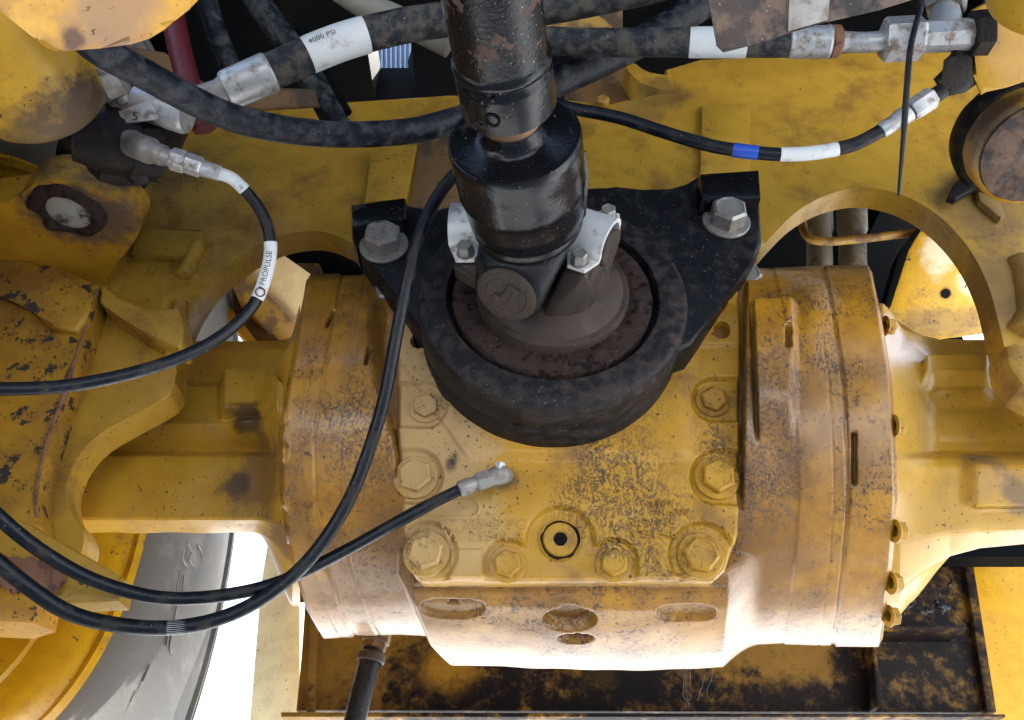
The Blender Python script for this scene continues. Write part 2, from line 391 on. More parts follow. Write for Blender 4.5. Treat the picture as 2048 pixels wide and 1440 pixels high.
# ---------------------------------------------------------------- ground and machine body overhead
bm = bmesh.new(); bmesh.ops.create_grid(bm, x_segments=8, y_segments=8, size=1500)
for v in bm.verts: v.co.z = -.27
tag(part("ground", bm, M_ground, None, None), kind='structure')

deck = thing("chassis_deck", "dark underside of the machine body above the hoses", "chassis", (0, 1, 1.5))
hx0 = onZ(738, 120, 1.5).x; hx1 = onZ(826, 120, 1.5).x; hy0 = onZ(780, 82, 1.5).y; hy1 = onZ(780, 200, 1.5).y
bm = bmesh.new()
def deck_box(x0, x1, y0, y1): add_box(bm, Vector(((x0 + x1) / 2, (y0 + y1) / 2, 1.56)), (x1 - x0) / 2, (y1 - y0) / 2, .06)
deck_box(-.80, hx0, -.55, 1.66); deck_box(hx1, 1.45, -.55, 1.66); deck_box(hx0, hx1, -.55, hy0); deck_box(hx0, hx1, hy1, 1.66)
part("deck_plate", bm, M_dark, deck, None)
part("unseen_light_blocker", add_box(bmesh.new(), Vector((0, -.85, .82)), 1.25, .05, .42), M_dark, deck, None)  # unseen wall behind the camera, added to hold back front light
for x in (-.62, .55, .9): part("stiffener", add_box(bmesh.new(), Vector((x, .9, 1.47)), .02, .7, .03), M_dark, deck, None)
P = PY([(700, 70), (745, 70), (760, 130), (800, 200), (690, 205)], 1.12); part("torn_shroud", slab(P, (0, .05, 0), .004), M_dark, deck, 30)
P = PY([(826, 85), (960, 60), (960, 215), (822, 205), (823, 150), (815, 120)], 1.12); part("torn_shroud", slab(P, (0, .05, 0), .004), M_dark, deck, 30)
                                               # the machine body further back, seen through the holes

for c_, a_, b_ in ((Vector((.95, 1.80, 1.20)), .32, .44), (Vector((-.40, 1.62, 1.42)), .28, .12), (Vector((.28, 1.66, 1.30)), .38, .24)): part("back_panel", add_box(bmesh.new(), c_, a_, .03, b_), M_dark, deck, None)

# ---------------------------------------------------------------- drive axle
YC, ZC = 1.11, .655
axle = thing("drive_axle", "dirty yellow drive axle with round centre housing between two arms", "axle", (0.07, YC, ZC))
def polar(r, phi): return YC - r * np.cos(phi), ZC + r * np.sin(phi)
def proj_py(Y, Z):
    d = Y * CP + Z * SP; return CY - F * (-Y * SP + Z * CP) / d, d
Lpts = [(520, 618), (590, 606), (650, 594), (740, 578), (870, 556), (1000, 560), (1130, 582), (1225, 612), (1275, 640), (1330, 660)]
Rpts = [(500, 1738), (545, 1746), (620, 1762), (760, 1785), (900, 1793), (1000, 1795), (1120, 1786), (1220, 1774), (1295, 1764), (1340, 1760)]
phi = np.concatenate([np.radians(np.linspace(64, -128, 400)), np.radians(np.linspace(-128, -296, 40))[1:-1]])
NC = 460
uu = np.linspace(0, 1, NC)
PHI, UU = np.meshgrid(phi, uu, indexing='ij')
r0 = .279 + (.2905 - .279) * ss(UU, .1, .75)
Y0, Z0 = polar(r0, PHI); py, dd = proj_py(Y0, Z0)
Lp, Rp = interp(py, Lpts), interp(py, Rpts)
px = Lp + UU * (Rp - Lp)
vis = ss(np.degrees(PHI), -130, -118) * (1 - ss(np.degrees(PHI), 60, 64)) * (np.degrees(PHI) > -135)
def band(v, a, b, s): return ss(v, a - s, a + s) * (1 - ss(v, b - s, b + s))
dr = np.zeros_like(px)
fr_ = Rp - px; fl_ = px - Lp
# right flange steps and seams
dr += .0035 * (1 - ss(fr_, 92, 97)) - .004 * band(fr_, 3, 9, 2) * 0
dr -= .0016 * band(fr_, 100, 102, 2) + .0016 * band(fr_, 196, 198, 2) + .0010 * band(fr_, 126, 128, 1.5)
dr += .0018 * (1 - ss(fr_, 196, 200)) * ss(fr_, 100, 104)
# soft cast hump on top right
dr += .010 * np.exp(-((px - 1625) / 36) ** 2) * ss(py, 560, 600) * (1 - ss(py, 640, 760))
# raised pad with sharp left side
pad = ss(px, 1505 + (py - 612) * .045, 1509 + (py - 612) * .045) * (1 - ss(px, 1578, 1600)) * ss(py, 606, 614) * (1 - ss(py, 780, 900))
dr += .014 * pad - .012 * band(px - (py - 612) * .045, 1499, 1506, 3) * ss(py, 606, 640) * (1 - ss(py, 850, 890))
# slots
def slot(cx, y0, y1, wd, dp, slant=0.0):
    return -dp * band(px - slant * (py - y0), cx - wd / 2, cx + wd / 2, 1.6) * band(py, y0, y1, 2.5)
dr += slot(1577, 664, 704, 12, .02) + slot(1708, 866, 968, 11, .018) + slot(667, 622, 656, 5, .02, -.42) + slot(739, 688, 728, 7, .02, -.2)
# left drum seams, flange lip
dr += .003 * (1 - ss(fl_, 66, 72)) - .0014 * band(fl_, 72, 75, 1.6) - .0012 * band(fl_, 118, 121, 1.6)
dr -= .001 * band(fl_, 44, 46, 1.5)
for (x_, y_) in ((559, 832), (562, 905), (565, 1075), (560, 1000)): dr += .012 * np.exp(-((px - x_ - 4) / 9) ** 2 - ((py - y_) / 17) ** 4)
# shoulder: the rims are rounded off
dr -= .010 * (1 - ss(fr_, 0, 9)) + .010 * (1 - ss(fl_, 0, 10))
# centre recess behind the bolted cover
rp = .245 / np.maximum(np.cos(PHI) - .17 * np.sin(PHI), .2) - .009
cl = interp(py, [(560, 782), (640, 765), (760, 768), (880, 792), (1155, 818)]); cr = interp(py, [(560, 1492), (1060, 1484), (1165, 1452)])
ci = ss(px, cl - interp(py, [(560, 36), (700, 34), (900, 8), (1160, 6)]), cl + 6) * (1 - ss(px, cr - 5, cr + 5))
deg = np.degrees(PHI)
inc = ci * ss(deg, -58, -56.2) * (1 - ss(deg, 44, 52))
base = r0 + dr
base = base * (1 - inc) + np.minimum(base, rp) * inc
# sump belly below the cover
rs = np.interp(deg, [-140, -118, -104, -84, -66, -60, -57.5, -50], [.30, .322, .3265, .331, .335, .330, .322, .322])
sl = interp(py, [(1150, 812), (1230, 846), (1290, 902), (1330, 946)]); sr = interp(py, [(1150, 1462), (1250, 1452), (1330, 1450)])
rsx = rs - .006 * (1 - ss(px, 930, 1200)) - .004 * ss(px, 1250, 1450)
side = ss(px, sl - 16, sl + 20) * (1 - ss(px, sr - 6, sr + 70) ** .6)
inb = side * ss(-deg, 55.8, 58)* ss(deg, -150, -128)
base = base * (1 - inb) + np.maximum(base, rsx) * inb
# pockets in the belly
def pocket(cx, cy, a, b, dp, p=2.0):
    q = (np.abs((px - cx) / a) ** p + np.abs((py - cy) / b) ** p); return -dp * (1 - ss(q, .72, 1.05))
lowm = (deg < -58) & (deg > -112)
Yq, Zq = polar(base, PHI); py_s, _d = proj_py(Yq, Zq); py_keep = py; py = py_s
pk = pocket(906, 1216, 66, 19, .007, 2.4) + pocket(1140, 1239, 56, 23, .018) + pocket(1372, 1226, 62, 17, .007, 2.4) + pocket(1152, 1277, 37, 10, .014)
pk += pocket(1139, 1216, 16, 4.5, .012) + pocket(908, 1211, 11, 4, .01)
base = base + pk * lowm
base = base + (-.003 * band(py - (1180 + (px - 1139) * .0), -6, 0, 3) * band(px, 830, 1450, 5)) * lowm
py = py_keep
# slight casting unevenness
g = np.zeros_like(px)
for k in range(14):
    a, b, c = rng.uniform(-.06, .06), rng.uniform(-.05, .05), rng.uniform(0, 6.28); g += np.sin(px * a + py * b + c)
base = base + g * .00022
Y1, Z1 = polar(base, PHI); py1, d1 = proj_py(Y1, Z1)
hid = (deg < -132)
dX = np.where(hid, np.nan, d1)
# behind the body each station keeps the x of its lowest and highest visible points
X1 = (px - CX) / F * d1
n_v = 400
for j in range(NC):
    xa, xb = X1[n_v - 1, j], X1[0, j]; m = len(phi) - n_v
    X1[n_v:, j] = xa + (xb - xa) * (np.arange(1, m + 1) / (m + 1))
V = np.stack([X1, Y1, Z1], -1)
body = place("centre_housing", grid_mesh("centre_housing", V, M_axle, wrap_r=True), axle)
# end walls of the housing (towards the arms)
for j, nm in ((0, "end_wall"), (NC - 1, "end_wall")):
    bm = bmesh.new(); ring = [bm.verts.new(V[i, j]) for i in range(0, len(phi), 4)]
    c = bm.verts.new((float(np.mean(V[:, j, 0])) + (.05 if j == 0 else -.05), YC, ZC))
    for i in range(len(ring)): bm.faces.new((ring[i], ring[(i + 1) % len(ring)], c))
    part(nm, bm, M_axle, axle)

# arms: polygonal casting sections swept along the axle, flaring into the flange
def arm(name, px_list, sect, flare, feat, lab):
    phi_a = np.radians(np.linspace(75, -285, 361)[:-1]); pxs = np.array(px_list, float)
    PH, PX = np.meshgrid(phi_a, pxs, indexing='ij'); r = np.zeros_like(PX)
    for j, x in enumerate(pxs):
        r[:, j] = sect(phi_a, x)
    for _ in range(1): r = (np.roll(r, 1, 0) + r * 2 + np.roll(r, -1, 0)) / 4
    w_ = flare(PX); rf = .235
    if name == 'axle_arm' and pxs[0] < 0:
        w2 = ss(PX, 576, 602); kf = ss(np.degrees(PH), 8, 30); w_ = w_ * (1 - kf) + w2 * kf
    r = r * (1 - w_) + np.maximum(r, rf) * w_
    Y, Z = polar(r, PH); yy, d = proj_py(Y, Z)
    r = r + feat(PX, yy) * (np.degrees(PH) > -115) * (np.degrees(PH) < 70)
    Y, Z = polar(r, PH); yy, d = proj_py(Y, Z)
    X = (PX - CX) / F * d
    hid = np.degrees(PH) < -120
    xb = X[np.degrees(PH) > -120].reshape(-1, len(pxs)).mean(0)
    X = np.where(hid, xb[None, :], X)
    o = place(name, grid_mesh(name, np.stack([X, Y, Z], -1), M_arm, wrap_r=True), axle, None, lab); o.data.set_sharp_from_angle(angle=R(14))
    return o
def polysect(poly):
    """poly: (Y, Z) outline -> radius by angle round the axle axis"""
    A = np.array([(YC - y, z - ZC) for y, z in poly]); B = np.roll(A, -1, 0)
    def f(ph):
        D = np.stack([np.cos(ph), np.sin(ph)], -1); best = np.full(len(ph), .1)
        for a, b in zip(A, B):
            e = b - a; den = D[:, 0] * e[1] - D[:, 1] * e[0]; den = np.where(np.abs(den) < 1e-9, 1e-9, den)
            t = (a[0] * e[1] - a[1] * e[0]) / den; s = (a[0] * D[:, 1] - a[1] * D[:, 0]) / den
            best = np.where((t > 0) & (s >= -1e-6) & (s <= 1 + 1e-6), np.maximum(best, t), best)
        return best
    return f
def yz(py_, Y):
    r_ = ray(0, py_); return (Y, r_.z * Y / r_.y)
secL = polysect([yz(1066, 1.03), yz(1038, .986), yz(910, .998), yz(903, 1.024), yz(847, .984), yz(840, .990), yz(772, 1.0), yz(764, 1.024), yz(700, 1.03), (1.05, .832), (1.15, .86), (1.25, .83), (1.29, .72), (1.28, .62), (1.2, .565), (1.08, .502)])
def featL(x, y):
    lug = band(x, 442, 560, 9) * band(y, 768, 838, 6) * .030 + band(x, 470, 552, 18) * band(y, 838, 882, 14) * .016
    return lug + .002 * np.sin(x * .05) * np.sin(y * .03)
arm("axle_arm", np.concatenate([np.linspace(-260, 420, 70), np.linspace(424, 600, 60)]), lambda p, x: secL(p), lambda X: ss(X, 492, 588) ** 1.8, featL, "axle arm with a boxed lower face and a small cast lug")
secR_ = polysect([yz(1092, 1.05), yz(1058, 1.00), yz(930, .985), yz(914, .99), yz(905, 1.02), yz(800, 1.01), yz(720, 1.005), (1.05, .835), (1.15, .855), (1.25, .82), (1.29, .70), (1.28, .62), (1.2, .565), (1.08, .495)])
def secR(p, x):
    r = secR_(p); lo = ss(-np.degrees(p), 40, 100) * (np.degrees(p) > -200)
    extra = np.interp(x, [1760, 1800, 1850, 1900, 1960, 2050], [.13, .122, .078, .036, .010, -.004]); return r + extra * lo
def featR(x, y):
    lug = band(x, 1846, 1982, 11) * band(y, 729, 776, 9) * .022 + band(x, 1866, 1978, 16) * band(y, 776, 806, 16) * .010
    scal = -.012 * np.exp(-((x - 1797) / 22) ** 2 - ((y - 668) / 40) ** 2)
    box = .016 * ss(x, 1915, 1960) * band(y, 916, 1010, 12)
    return lug + scal + box
arm("axle_arm", np.concatenate([np.linspace(1752, 1990, 90), np.linspace(2000, 2350, 30)]), secR, lambda X: 1 - ss(X, 1764, 1880) ** .7, featR, "axle arm with a raised cast block and a curved lower edge")

# cover plate relief
NR, NCc = 300, 340
ys = np.linspace(585, 1160, NR); vv = np.linspace(0, 1, NCc)
PYc, VVc = np.meshgrid(ys, vv, indexing='ij')
cl_ = interp(PYc, [(585, 800), (700, 798), (860, 795), (1040, 806), (1120, 818), (1146, 826), (1160, 842)]); cr_ = interp(PYc, [(585, 1476), (700, 1480), (1000, 1478), (1070, 1474), (1140, 1452), (1160, 1430)])
PXc = cl_ + VVc * (cr_ - cl_)
def capsule(x0, y0, x1, y1, rad):
    ex, ey = x1 - x0, y1 - y0; t = np.clip(((PXc - x0) * ex + (PYc - y0) * ey) / max(ex * ex + ey * ey, 1e-6), 0, 1)
    return np.hypot(PXc - x0 - t * ex, PYc - y0 - t * ey) - rad
sd = np.minimum.reduce([capsule(852, 815, 780, 812, 42), capsule(832, 955, 760, 955, 52), capsule(1425, 803, 1500, 803, 41), capsule(1433, 957, 1510, 960, 52),
    capsule(853, 1108, 800, 1190, 60), capsule(1400, 1112, 1460, 1190, 62), capsule(1015, 1130, 1015, 1200, 46), capsule(1227, 1128, 1227, 1200, 46),
    capsule(1120, 1084, 1120, 1180, 66), np.maximum(np.abs(PXc - 1120) - 107, 1092 - PYc) ])
h = .0075 * ss(sd, -4, 7)
h += .004 * ss(PYc, 610, 640) * (1 - ss(PYc, 690, 702)) * ss(PXc, 1380, 1395)
h += .005 * ss((PXc - 905) * .82 + (PYc - 880) * -.57, -4, 6) * (1 - ss(PYc, 905, 930)) * (1 - ss(PXc, 1350, 1400))
h += -.002 * band((PXc - 1165) * .5 + (PYc - 900) * .2, -3, 3, 3) * 0
rr_ = np.maximum(np.abs(PXc - 902) - 40, 0); obr = np.hypot(rr_, PYc - 1021) - 17
h += .0016 * band(obr, -2.2, 2.2, 1.5) + .0022 * band(PXc, 901, 964, 2) * band(PYc, 1102, 1158, 2)
h -= .022 * (1 - ss(np.hypot(PXc - 1440, PYc - 668), 13, 17)) + .022 * (1 - ss(np.hypot(PXc - 838, PYc - 690), 12, 15))
ru = np.hypot(PXc - 1120, PYc - 1081); h -= .004 * band(ru, 31, 39, 2)
edge = np.minimum.reduce([PXc - cl_, cr_ - PXc, 1160 - PYc]); h -= .006 * (1 - ss(edge, 0, 9)) ** 2
g = np.zeros_like(PXc)
for k in range(16):
    a, b, c = rng.uniform(-.09, .09), rng.uniform(-.09, .09), rng.uniform(0, 6.28); g += np.sin(PXc * a + PYc * b + c)
h += g * .00012
xr = (PXc - CX) / F; yr = (CY - PYc) / F
RX, RY, RZ = xr, CP - yr * SP, SP + yr * CP
n_ = np.array(COVER_N); p_ = np.array(COVER_P0)
t = (p_ @ n_) / (RX * n_[0] + RY * n_[1] + RZ * n_[2])
Vc = np.stack([RX * t, RY * t, RZ * t], -1) + n_ * h[..., None]
back = Vc - n_ * .034
Vfull = np.zeros((NR + 4, NCc + 4, 3)); Vfull[2:-2, 2:-2] = Vc
def padrow(arr, bk):
    out = np.concatenate([bk[:, :1], (arr[:, :1] * .5 + bk[:, :1] * .5), arr, (arr[:, -1:] * .5 + bk[:, -1:] * .5), bk[:, -1:]], 1); return out
mid = padrow(Vc, back); last = padrow(back[-1:], back[-1:]); first = padrow(back[:1], back[:1])
Vfull = np.concatenate([first, mid, last * .5 + padrow(Vc[-1:], back[-1:]) * .5, last], 0)
cover = place("cover_plate", grid_mesh("cover_plate", Vfull, M_cover), axle)
cover.data.set_sharp_from_angle(angle=R(50))

for x, y in ((1440, 668), (838, 690)): part("bolt_hole", lathe([(0, 0), (.0086, 0), (.0096, .002), (.0096, .006)], frame_mat(cov(x, y, -.013), COVER_N), 24), M_hole, axle)  # dark discs paint in the shade at the bottom of the holes
# bolts
def bolt_meshes(rad, head_h, m_head, m_wash, wr=1.36, chips=0):
    bm = bmesh.new(); prof = []
    hexp = [Vector((rad * math.cos(R(60 * k + 12)), rad * math.sin(R(60 * k + 12)), 0)) for k in range(6)]
    b = [bm.verts.new(p) for p in hexp]; tpp = [bm.verts.new(p + Vector((0, 0, head_h * .86))) for p in hexp]; tc = [bm.verts.new(p * .86 + Vector((0, 0, head_h))) for p in hexp]
    for i in range(6):
        j = (i + 1) % 6; bm.faces.new((b[i], b[j], tpp[j], tpp[i])); bm.faces.new((tpp[i], tpp[j], tc[j], tc[i]))
    cc = [bm.verts.new(Vector((rad * .72 * math.cos(a), rad * .72 * math.sin(a), head_h * 1.0))) for a in [R(30 * k + 12) for k in range(12)]]
    ci_ = [bm.verts.new(Vector((rad * .68 * math.cos(a), rad * .68 * math.sin(a), head_h * .95))) for a in [R(30 * k + 12) for k in range(12)]]
    for i in range(6):
        a0, a1, a2 = cc[2 * i], cc[2 * i + 1], cc[(2 * i + 2) % 12]; bm.faces.new((tc[i], tc[(i + 1) % 6], a2, a1, a0))
    for i in range(12): bm.faces.new((cc[i], cc[(i + 1) % 12], ci_[(i + 1) % 12], ci_[i]))
    bm.faces.new(ci_)
    head = finish(bm, "bolt", m_head, 25)
    W_ = rad * wr
    wash = finish(lathe([(rad * .6, .0), (W_, 0), (W_ * 1.0, rad * .12), (W_ * .96, rad * .18), (rad * .6, rad * .18)], Matrix.Identity(4), 32, True), "washer", m_wash, 40)
    return head, wash
def put_bolt(meshes, P, axis, parent, spin=0.0, label=None, gap=0.0):
    M = frame_mat(P, axis) @ Matrix.Rotation(spin, 4, 'Z')
    o = place("bolt", meshes[0], parent, M, label); place("washer", meshes[1], o, M); return o
big = bolt_meshes(.0215, .016, M_cover, M_cover, 1.30); small = bolt_meshes(.0168, .013, M_cover, M_cover, 1.32)
for (x, y, mm, sp) in [(852, 815, small, .3), (832, 955, big, .5), (853, 1108, big, .1), (1015, 1130, small, .5), (1227, 1128, small, .2), (1400, 1112, big, .62), (1433, 957, big, .25), (1425, 803, small, .5), (1438, 602, small, .2)]:
    put_bolt(mm, cov(x, y, .0012), COVER_N, axle, sp)
# filler plug with square socket
Mp = frame_mat(cov(1120, 1081, 0), COVER_N)
pl = part("filler_plug", lathe([(0, .0015), (.0085, .0015), (.0085, .0075), (.019, .0075), (.0205, .006), (.0205, 0), (.0225, 0), (.0225, .003), (.0245, .004), (.0255, .003), (.0255, -.002)], Mp, 40), M_cover, axle)
bm = bmesh.new(); add_extrude(bm, [Mp @ Vector((.0078 * math.cos(R(60 * k)), .0078 * math.sin(R(60 * k)), .0078)) for k in range(6)], COVER_N * -.004); part("socket", bm, M_hole, pl)
part("oil_seal", lathe([(.0214, .0018), (.0242, .0018), (.0242, .0036), (.0214, .0036)], Mp, 96, True, .0012, 90), M_hole, pl)
# cast lettering
def text_mesh(s, size, ext=0.0, spacing=1.0):
    cu = bpy.data.curves.new("txt", 'FONT'); cu.body = s; cu.size = size; cu.extrude = ext; cu.align_x = 'CENTER'; cu.align_y = 'CENTER'; cu.resolution_u = 3; cu.space_character = spacing
    o = bpy.data.objects.new("txt", cu); COL.objects.link(o); bpy.context.view_layer.update()
    me = bpy.data.meshes.new_from_object(o.evaluated_get(bpy.context.evaluated_depsgraph_get())); bpy.data.objects.remove(o); bpy.data.curves.remove(cu); return me
def flat_text(name, s, P, n, up, size, mat, parent, ext=.0008, spacing=1.05):
    me = text_mesh(s, size, ext, spacing); me.materials.clear(); me.materials.append(mat); me.name = name
    y = (up - n * up.dot(n)).normalized(); x = y.cross(n)
    M = Matrix((x, y, n)).transposed().to_4x4(); M.translation = P
    return place(name, me, parent, M)
UPV = Vector((0, 0, 1))
for s, x, y, z in [("VZ 21547 PC", 965, 1049, .0205), ("VZ 21544 A", 968, 1073, .0205), ("6789", 1322, 1008, .014), ("016000", 1345, 1025, .014), ("N121345", 1303, 1047, .0165), ("1231546", 1308, 1069, .0165)]:
    flat_text("cast_lettering", s, cov(x, y, .0076), COVER_N, UPV, z * .9, M_cover, axle, .0020, 1.05)

# bolts round the right flange and lower bolt bosses
fl = bolt_meshes(.0125, .013, M_cover, M_cover, 1.15)
for (x, y, dpt) in [(1786, 852, 1.0), (1789, 1062, .995), (1781, 1166, 1.02), (1776, 1232, 1.06), (1768, 652, 1.10)]:
    P = U(x, y, dpt + .004); put_bolt(fl, P, Vector((1, .12, 0)), axle, random.random())

# ---------------------------------------------------------------- bearing bracket
RX0, RZ0 = .0525, .696
Mring = Matrix.Translation((RX0, 0, RZ0)) @ Matrix.Rotation(R(-90), 4, 'X') @ Matrix.Identity(4)   # local Z -> +Y
brk = thing("bearing_bracket", "black cast bearing bracket with two bolted ears around the driveshaft yoke", "bracket", (RX0, .80, RZ0))
prof = [(.1365, .81), (.1365, .7825), (.1385, .779), (.168, .779), (.1725, .781), (.1747, .785), (.1747, .832), (.1735, .8345), (.1735, .8365), (.1750, .839), (.1750, .878), (.172, .882), (.12, .882), (.12, .81)]
part("bearing_ring", lathe(prof, Mring, 128, True), M_ring, brk)
part("dust_ring", lathe([(.096, .812), (.096, .7835), (.099, .781), (.106, .7805), (.113, .780), (.120, .7805), (.127, .781), (.1295, .784), (.1300, .812)], Mring, 192, True, .0045), M_grease, brk)
body_px = [(703, 470), (703, 408), (808, 395), (812, 418), (838, 424), (868, 416), (915, 410), (1000, 392), (1200, 372), (1230, 380), (1285, 386), (1345, 384), (1380, 374), (1400, 352), (1404, 345), (1517, 340), (1525, 482), (1505, 520), (1440, 610), (1382, 690), (1290, 720), (1100, 740), (920, 720), (830, 645), (792, 590), (745, 530)]
part("bracket_body", slab(PY(body_px, .805), (0, .06, 0), .007, 3), M_bracket, brk, 35)
for lst in ([(701, 408), (810, 393), (811, 436), (703, 452)], [(1400, 346), (1519, 338), (1523, 392), (1404, 398)]):
    part("ear_cap", slab(PY(lst, .772), (0, .09, 0), .005), M_black, brk, 35)
bz = bolt_meshes(.0262, .030, M_zincd, M_zincd, 1.30)
for (x, y, yy) in ((768, 492, .803), (1452, 444, .803)): put_bolt(bz, onY(x, y, yy), Vector((0, -1, 0)), brk, .26)
bz2 = bolt_meshes(.022, .018, M_zincd, M_zincd, 1.2)
for (x, y, yy) in ((1490, 560, .868), (782, 592, .868)): put_bolt(bz2, onY(x, y, yy), Vector((0, -1, 0)), brk, .6)

# ---------------------------------------------------------------- pinion flange yoke
pin = thing("pinion_yoke", "brown cast iron flange yoke with two silver straps inside the bearing ring", "yoke", (RX0, .76, RZ0))
part("flange_disc", lathe([(0, .80), (.0985, .80), (.0985, .772), (.0965, .768), (.090, .767), (.088, .764), (.080, .757), (.066, .750), (.055, .745), (0, .742)], Mring, 96), M_iron, pin)
Rt, Lt = U(1188, 484, .962), U(938, 464, .985)
Cc = (Rt + Lt) / 2
a_ax = (Rt - Lt).normalized()
n_ax = Vector((0, -1, 0)); n_ax = (n_ax - a_ax * n_ax.dot(a_ax)).normalized()
t0_ = (U(1210, 425, .97) - U(1155, 543, .95)); t0_ -= n_ax * t0_.dot(n_ax); tR = t0_.normalized()
aR = tR.cross(n_ax); aR = aR if aR.dot(a_ax) > 0 else -aR
tL = Vector((.05, 0, 1)); tL = (tL - n_ax * tL.dot(n_ax)).normalized(); aL = tL.cross(n_ax); aL = aL if aL.dot(a_ax) > 0 else -aL
cap_b = bolt_meshes(.0098, .015, M_zincd, M_zincd, 1.15)
for (Pt, tt, aa, inw) in ((Rt, tR, aR, -1), (Lt, tL, aL, 1)):
    seat = []
    for st in (-1, 1):
        for sa in (-1, 1):
            for sn in (0, 1):
                seat.append(Pt + tt * (.050 * st) + aa * (.016 * sa) + n_ax * (-.006 - .026 * sn))
    base_pts = []
    for k in range(24):
        ang = 2 * math.pi * k / 24
        q = Vector((RX0 + .066 * math.cos(ang), .752, RZ0 + .066 * math.sin(ang)))
        if (q - Vector((RX0, .756, RZ0))).dot(aa) * -inw > .012: base_pts.append(q); base_pts.append(q + Vector((0, .012, 0)))
    bm = add_hull(bmesh.new(), seat + base_pts)
    bmesh.ops.bevel(bm, geom=list(bm.edges), offset=.004, segments=2, profile=.5, affect='EDGES')
    part("yoke_ear", bm, M_iron, pin, 30)
    part("bearing_cup", lathe([(0, -.03), (.0235, -.03), (.0235, .019), (.021, .022), (0, .022)], frame_mat(Pt + n_ax * -.002, aa * -inw), 40), M_iron, pin)
    # strap: flat tabs and an arch over the cup
    prof2 = [(-.052, .0)] + [(-.031, .0)] + [(-.027 * math.cos(R(a)) , .004 + .025 * math.sin(R(a)) ** .8) for a in np.linspace(4, 176, 22)] + [(.031, 0), (.052, 0)]
    bm = bmesh.new(); rows = []
    for i, (tq, nq) in enumerate(prof2):
        wdt = .021 if 1 < i < len(prof2) - 2 else (.020 if i in (1, len(prof2) - 2) else .011)
        for th in (0, 1):
            pass
        q0 = Vector((tq, nq)); q1 = Vector(prof2[min(i + 1, len(prof2) - 1)]); qm = Vector(prof2[max(i - 1, 0)]); tg = (q1 - qm).normalized(); nn = Vector((-tg.y, tg.x))
        row = []
        for (sa, th) in ((-1, 0), (1, 0), (1, 1), (-1, 1)):
            q = q0 + nn * (.0055 * th); row.append(bm.verts.new(Pt + tt * q.x + n_ax * q.y + aa * (wdt * sa)))
        rows.append(row)
    for A, B in zip(rows[:-1], rows[1:]):
        for k in range(4): bm.faces.new((A[k], A[(k + 1) % 4], B[(k + 1) % 4], B[k]))
    bm.faces.new(rows[0][::-1]); bm.faces.new(rows[-1])
    bmesh.ops.bevel(bm, geom=[e for e in bm.edges if e.calc_face_angle(0) > .8], offset=.0012, segments=2, profile=.5, affect='EDGES')
    st_o = part("strap", bm, M_strap, pin, 40)
    for sg in (-1, 1): put_bolt(cap_b, Pt + tt * (.0415 * sg) + n_ax * .0045, n_ax, st_o if False else pin, .3 * sg)

# ---------------------------------------------------------------- drive shaft
S0 = U(1066, 505, .962); S1 = U(1028, 272, .815)
sax = (S1 - S0).normalized(); Ms = frame_mat(S1, sax)       # local z = 0 at the shoulder, + towards the camera
shaft = thing("drive_shaft", "black greasy drive shaft running from the flange yoke up past the camera", "drive shaft", tuple(S0))
Lr = (S1 - S0).length
KR, KZ = .945, .90
dr_ = [(.0, -.165), (.052, -.160), (.0600, -.152), (.0600, -.146), (.0655, -.142), (.0670, -.136), (.0655, -.132), (.0655, -.126), (.0690, -.120), (.0700, -.104), (.0705, -.085), (.0720, -.078), (.0735, -.070), (.0725, -.064), (.0732, -.050), (.0725, -.044), (.0735, -.034), (.0735, -.012), (.0730, -.004), (.0715, -.0005), (.0700, .0), (.0695, -.0003), (.0680, -.0003), (.044, .001), (.038, .004), (.034, .009), (.032, .018)]
part("slip_drum", lathe([(r * KR, z * KZ if z < 0 else z) for r, z in dr_], Ms, 128), M_black, shaft)
part("spline_neck", lathe([(.0290, -.005), (.0290, .06)], Ms, 64), simple("rusty machined neck", (.30, .17, .10), .45, .3, (.15, .07, .035), .4, 60, .3), shaft)
part("seal_collar", lathe([(r * .94, z) for r, z in [(.030, .0395), (.0475, .0385), (.0495, .0405), (.0495, .076), (.0490, .079), (.0470, .081), (.0465, .085), (.0495, .088), (.0500, .093), (.0480, .0965), (.0463, .098)]], Ms, 96), M_black, shaft)
part("tube", lathe([(.0436, .095), (.0432, .32), (.0432, .62), (.0, .62)], Ms, 96), M_tube, shaft)
# grease hole and scarred cap on the collar
def on_shaft(px_, py_, rad):
    r_ = ray(px_, py_).normalized(); q = Ms.inverted(); o_ = q @ Vector((0, 0, 0)); d_ = q.to_3x3() @ r_
    A = d_.x ** 2 + d_.y ** 2; B = 2 * (o_.x * d_.x + o_.y * d_.y); C_ = o_.x ** 2 + o_.y ** 2 - rad * rad
    t_ = (-B - math.sqrt(max(B * B - 4 * A * C_, 0))) / (2 * A); p = Vector((0, 0, 0)) + r_ * t_; l_ = q @ p
    nl = (Ms.to_3x3() @ Vector((l_.x, l_.y, 0))).normalized(); return p, nl
p, nl = on_shaft(985, 240, .0466); part("grease_hole", lathe([(.0078, -.004), (.0078, .0012), (.0058, .0016), (.0050, -.001), (0, -.001)], frame_mat(p, nl), 24), M_hole, shaft)
for (x, y, rad) in ((975, 218, .0042), (962, 205, .003), (985, 200, .0025), (958, 240, .003), (962, 252, .0026)):
    p, nl = on_shaft(x, y, .0466); part("weld_spatter", lathe([(rad, -.001), (rad * .8, .0012), (0, .002)], frame_mat(p, nl), 12), M_black, shaft)
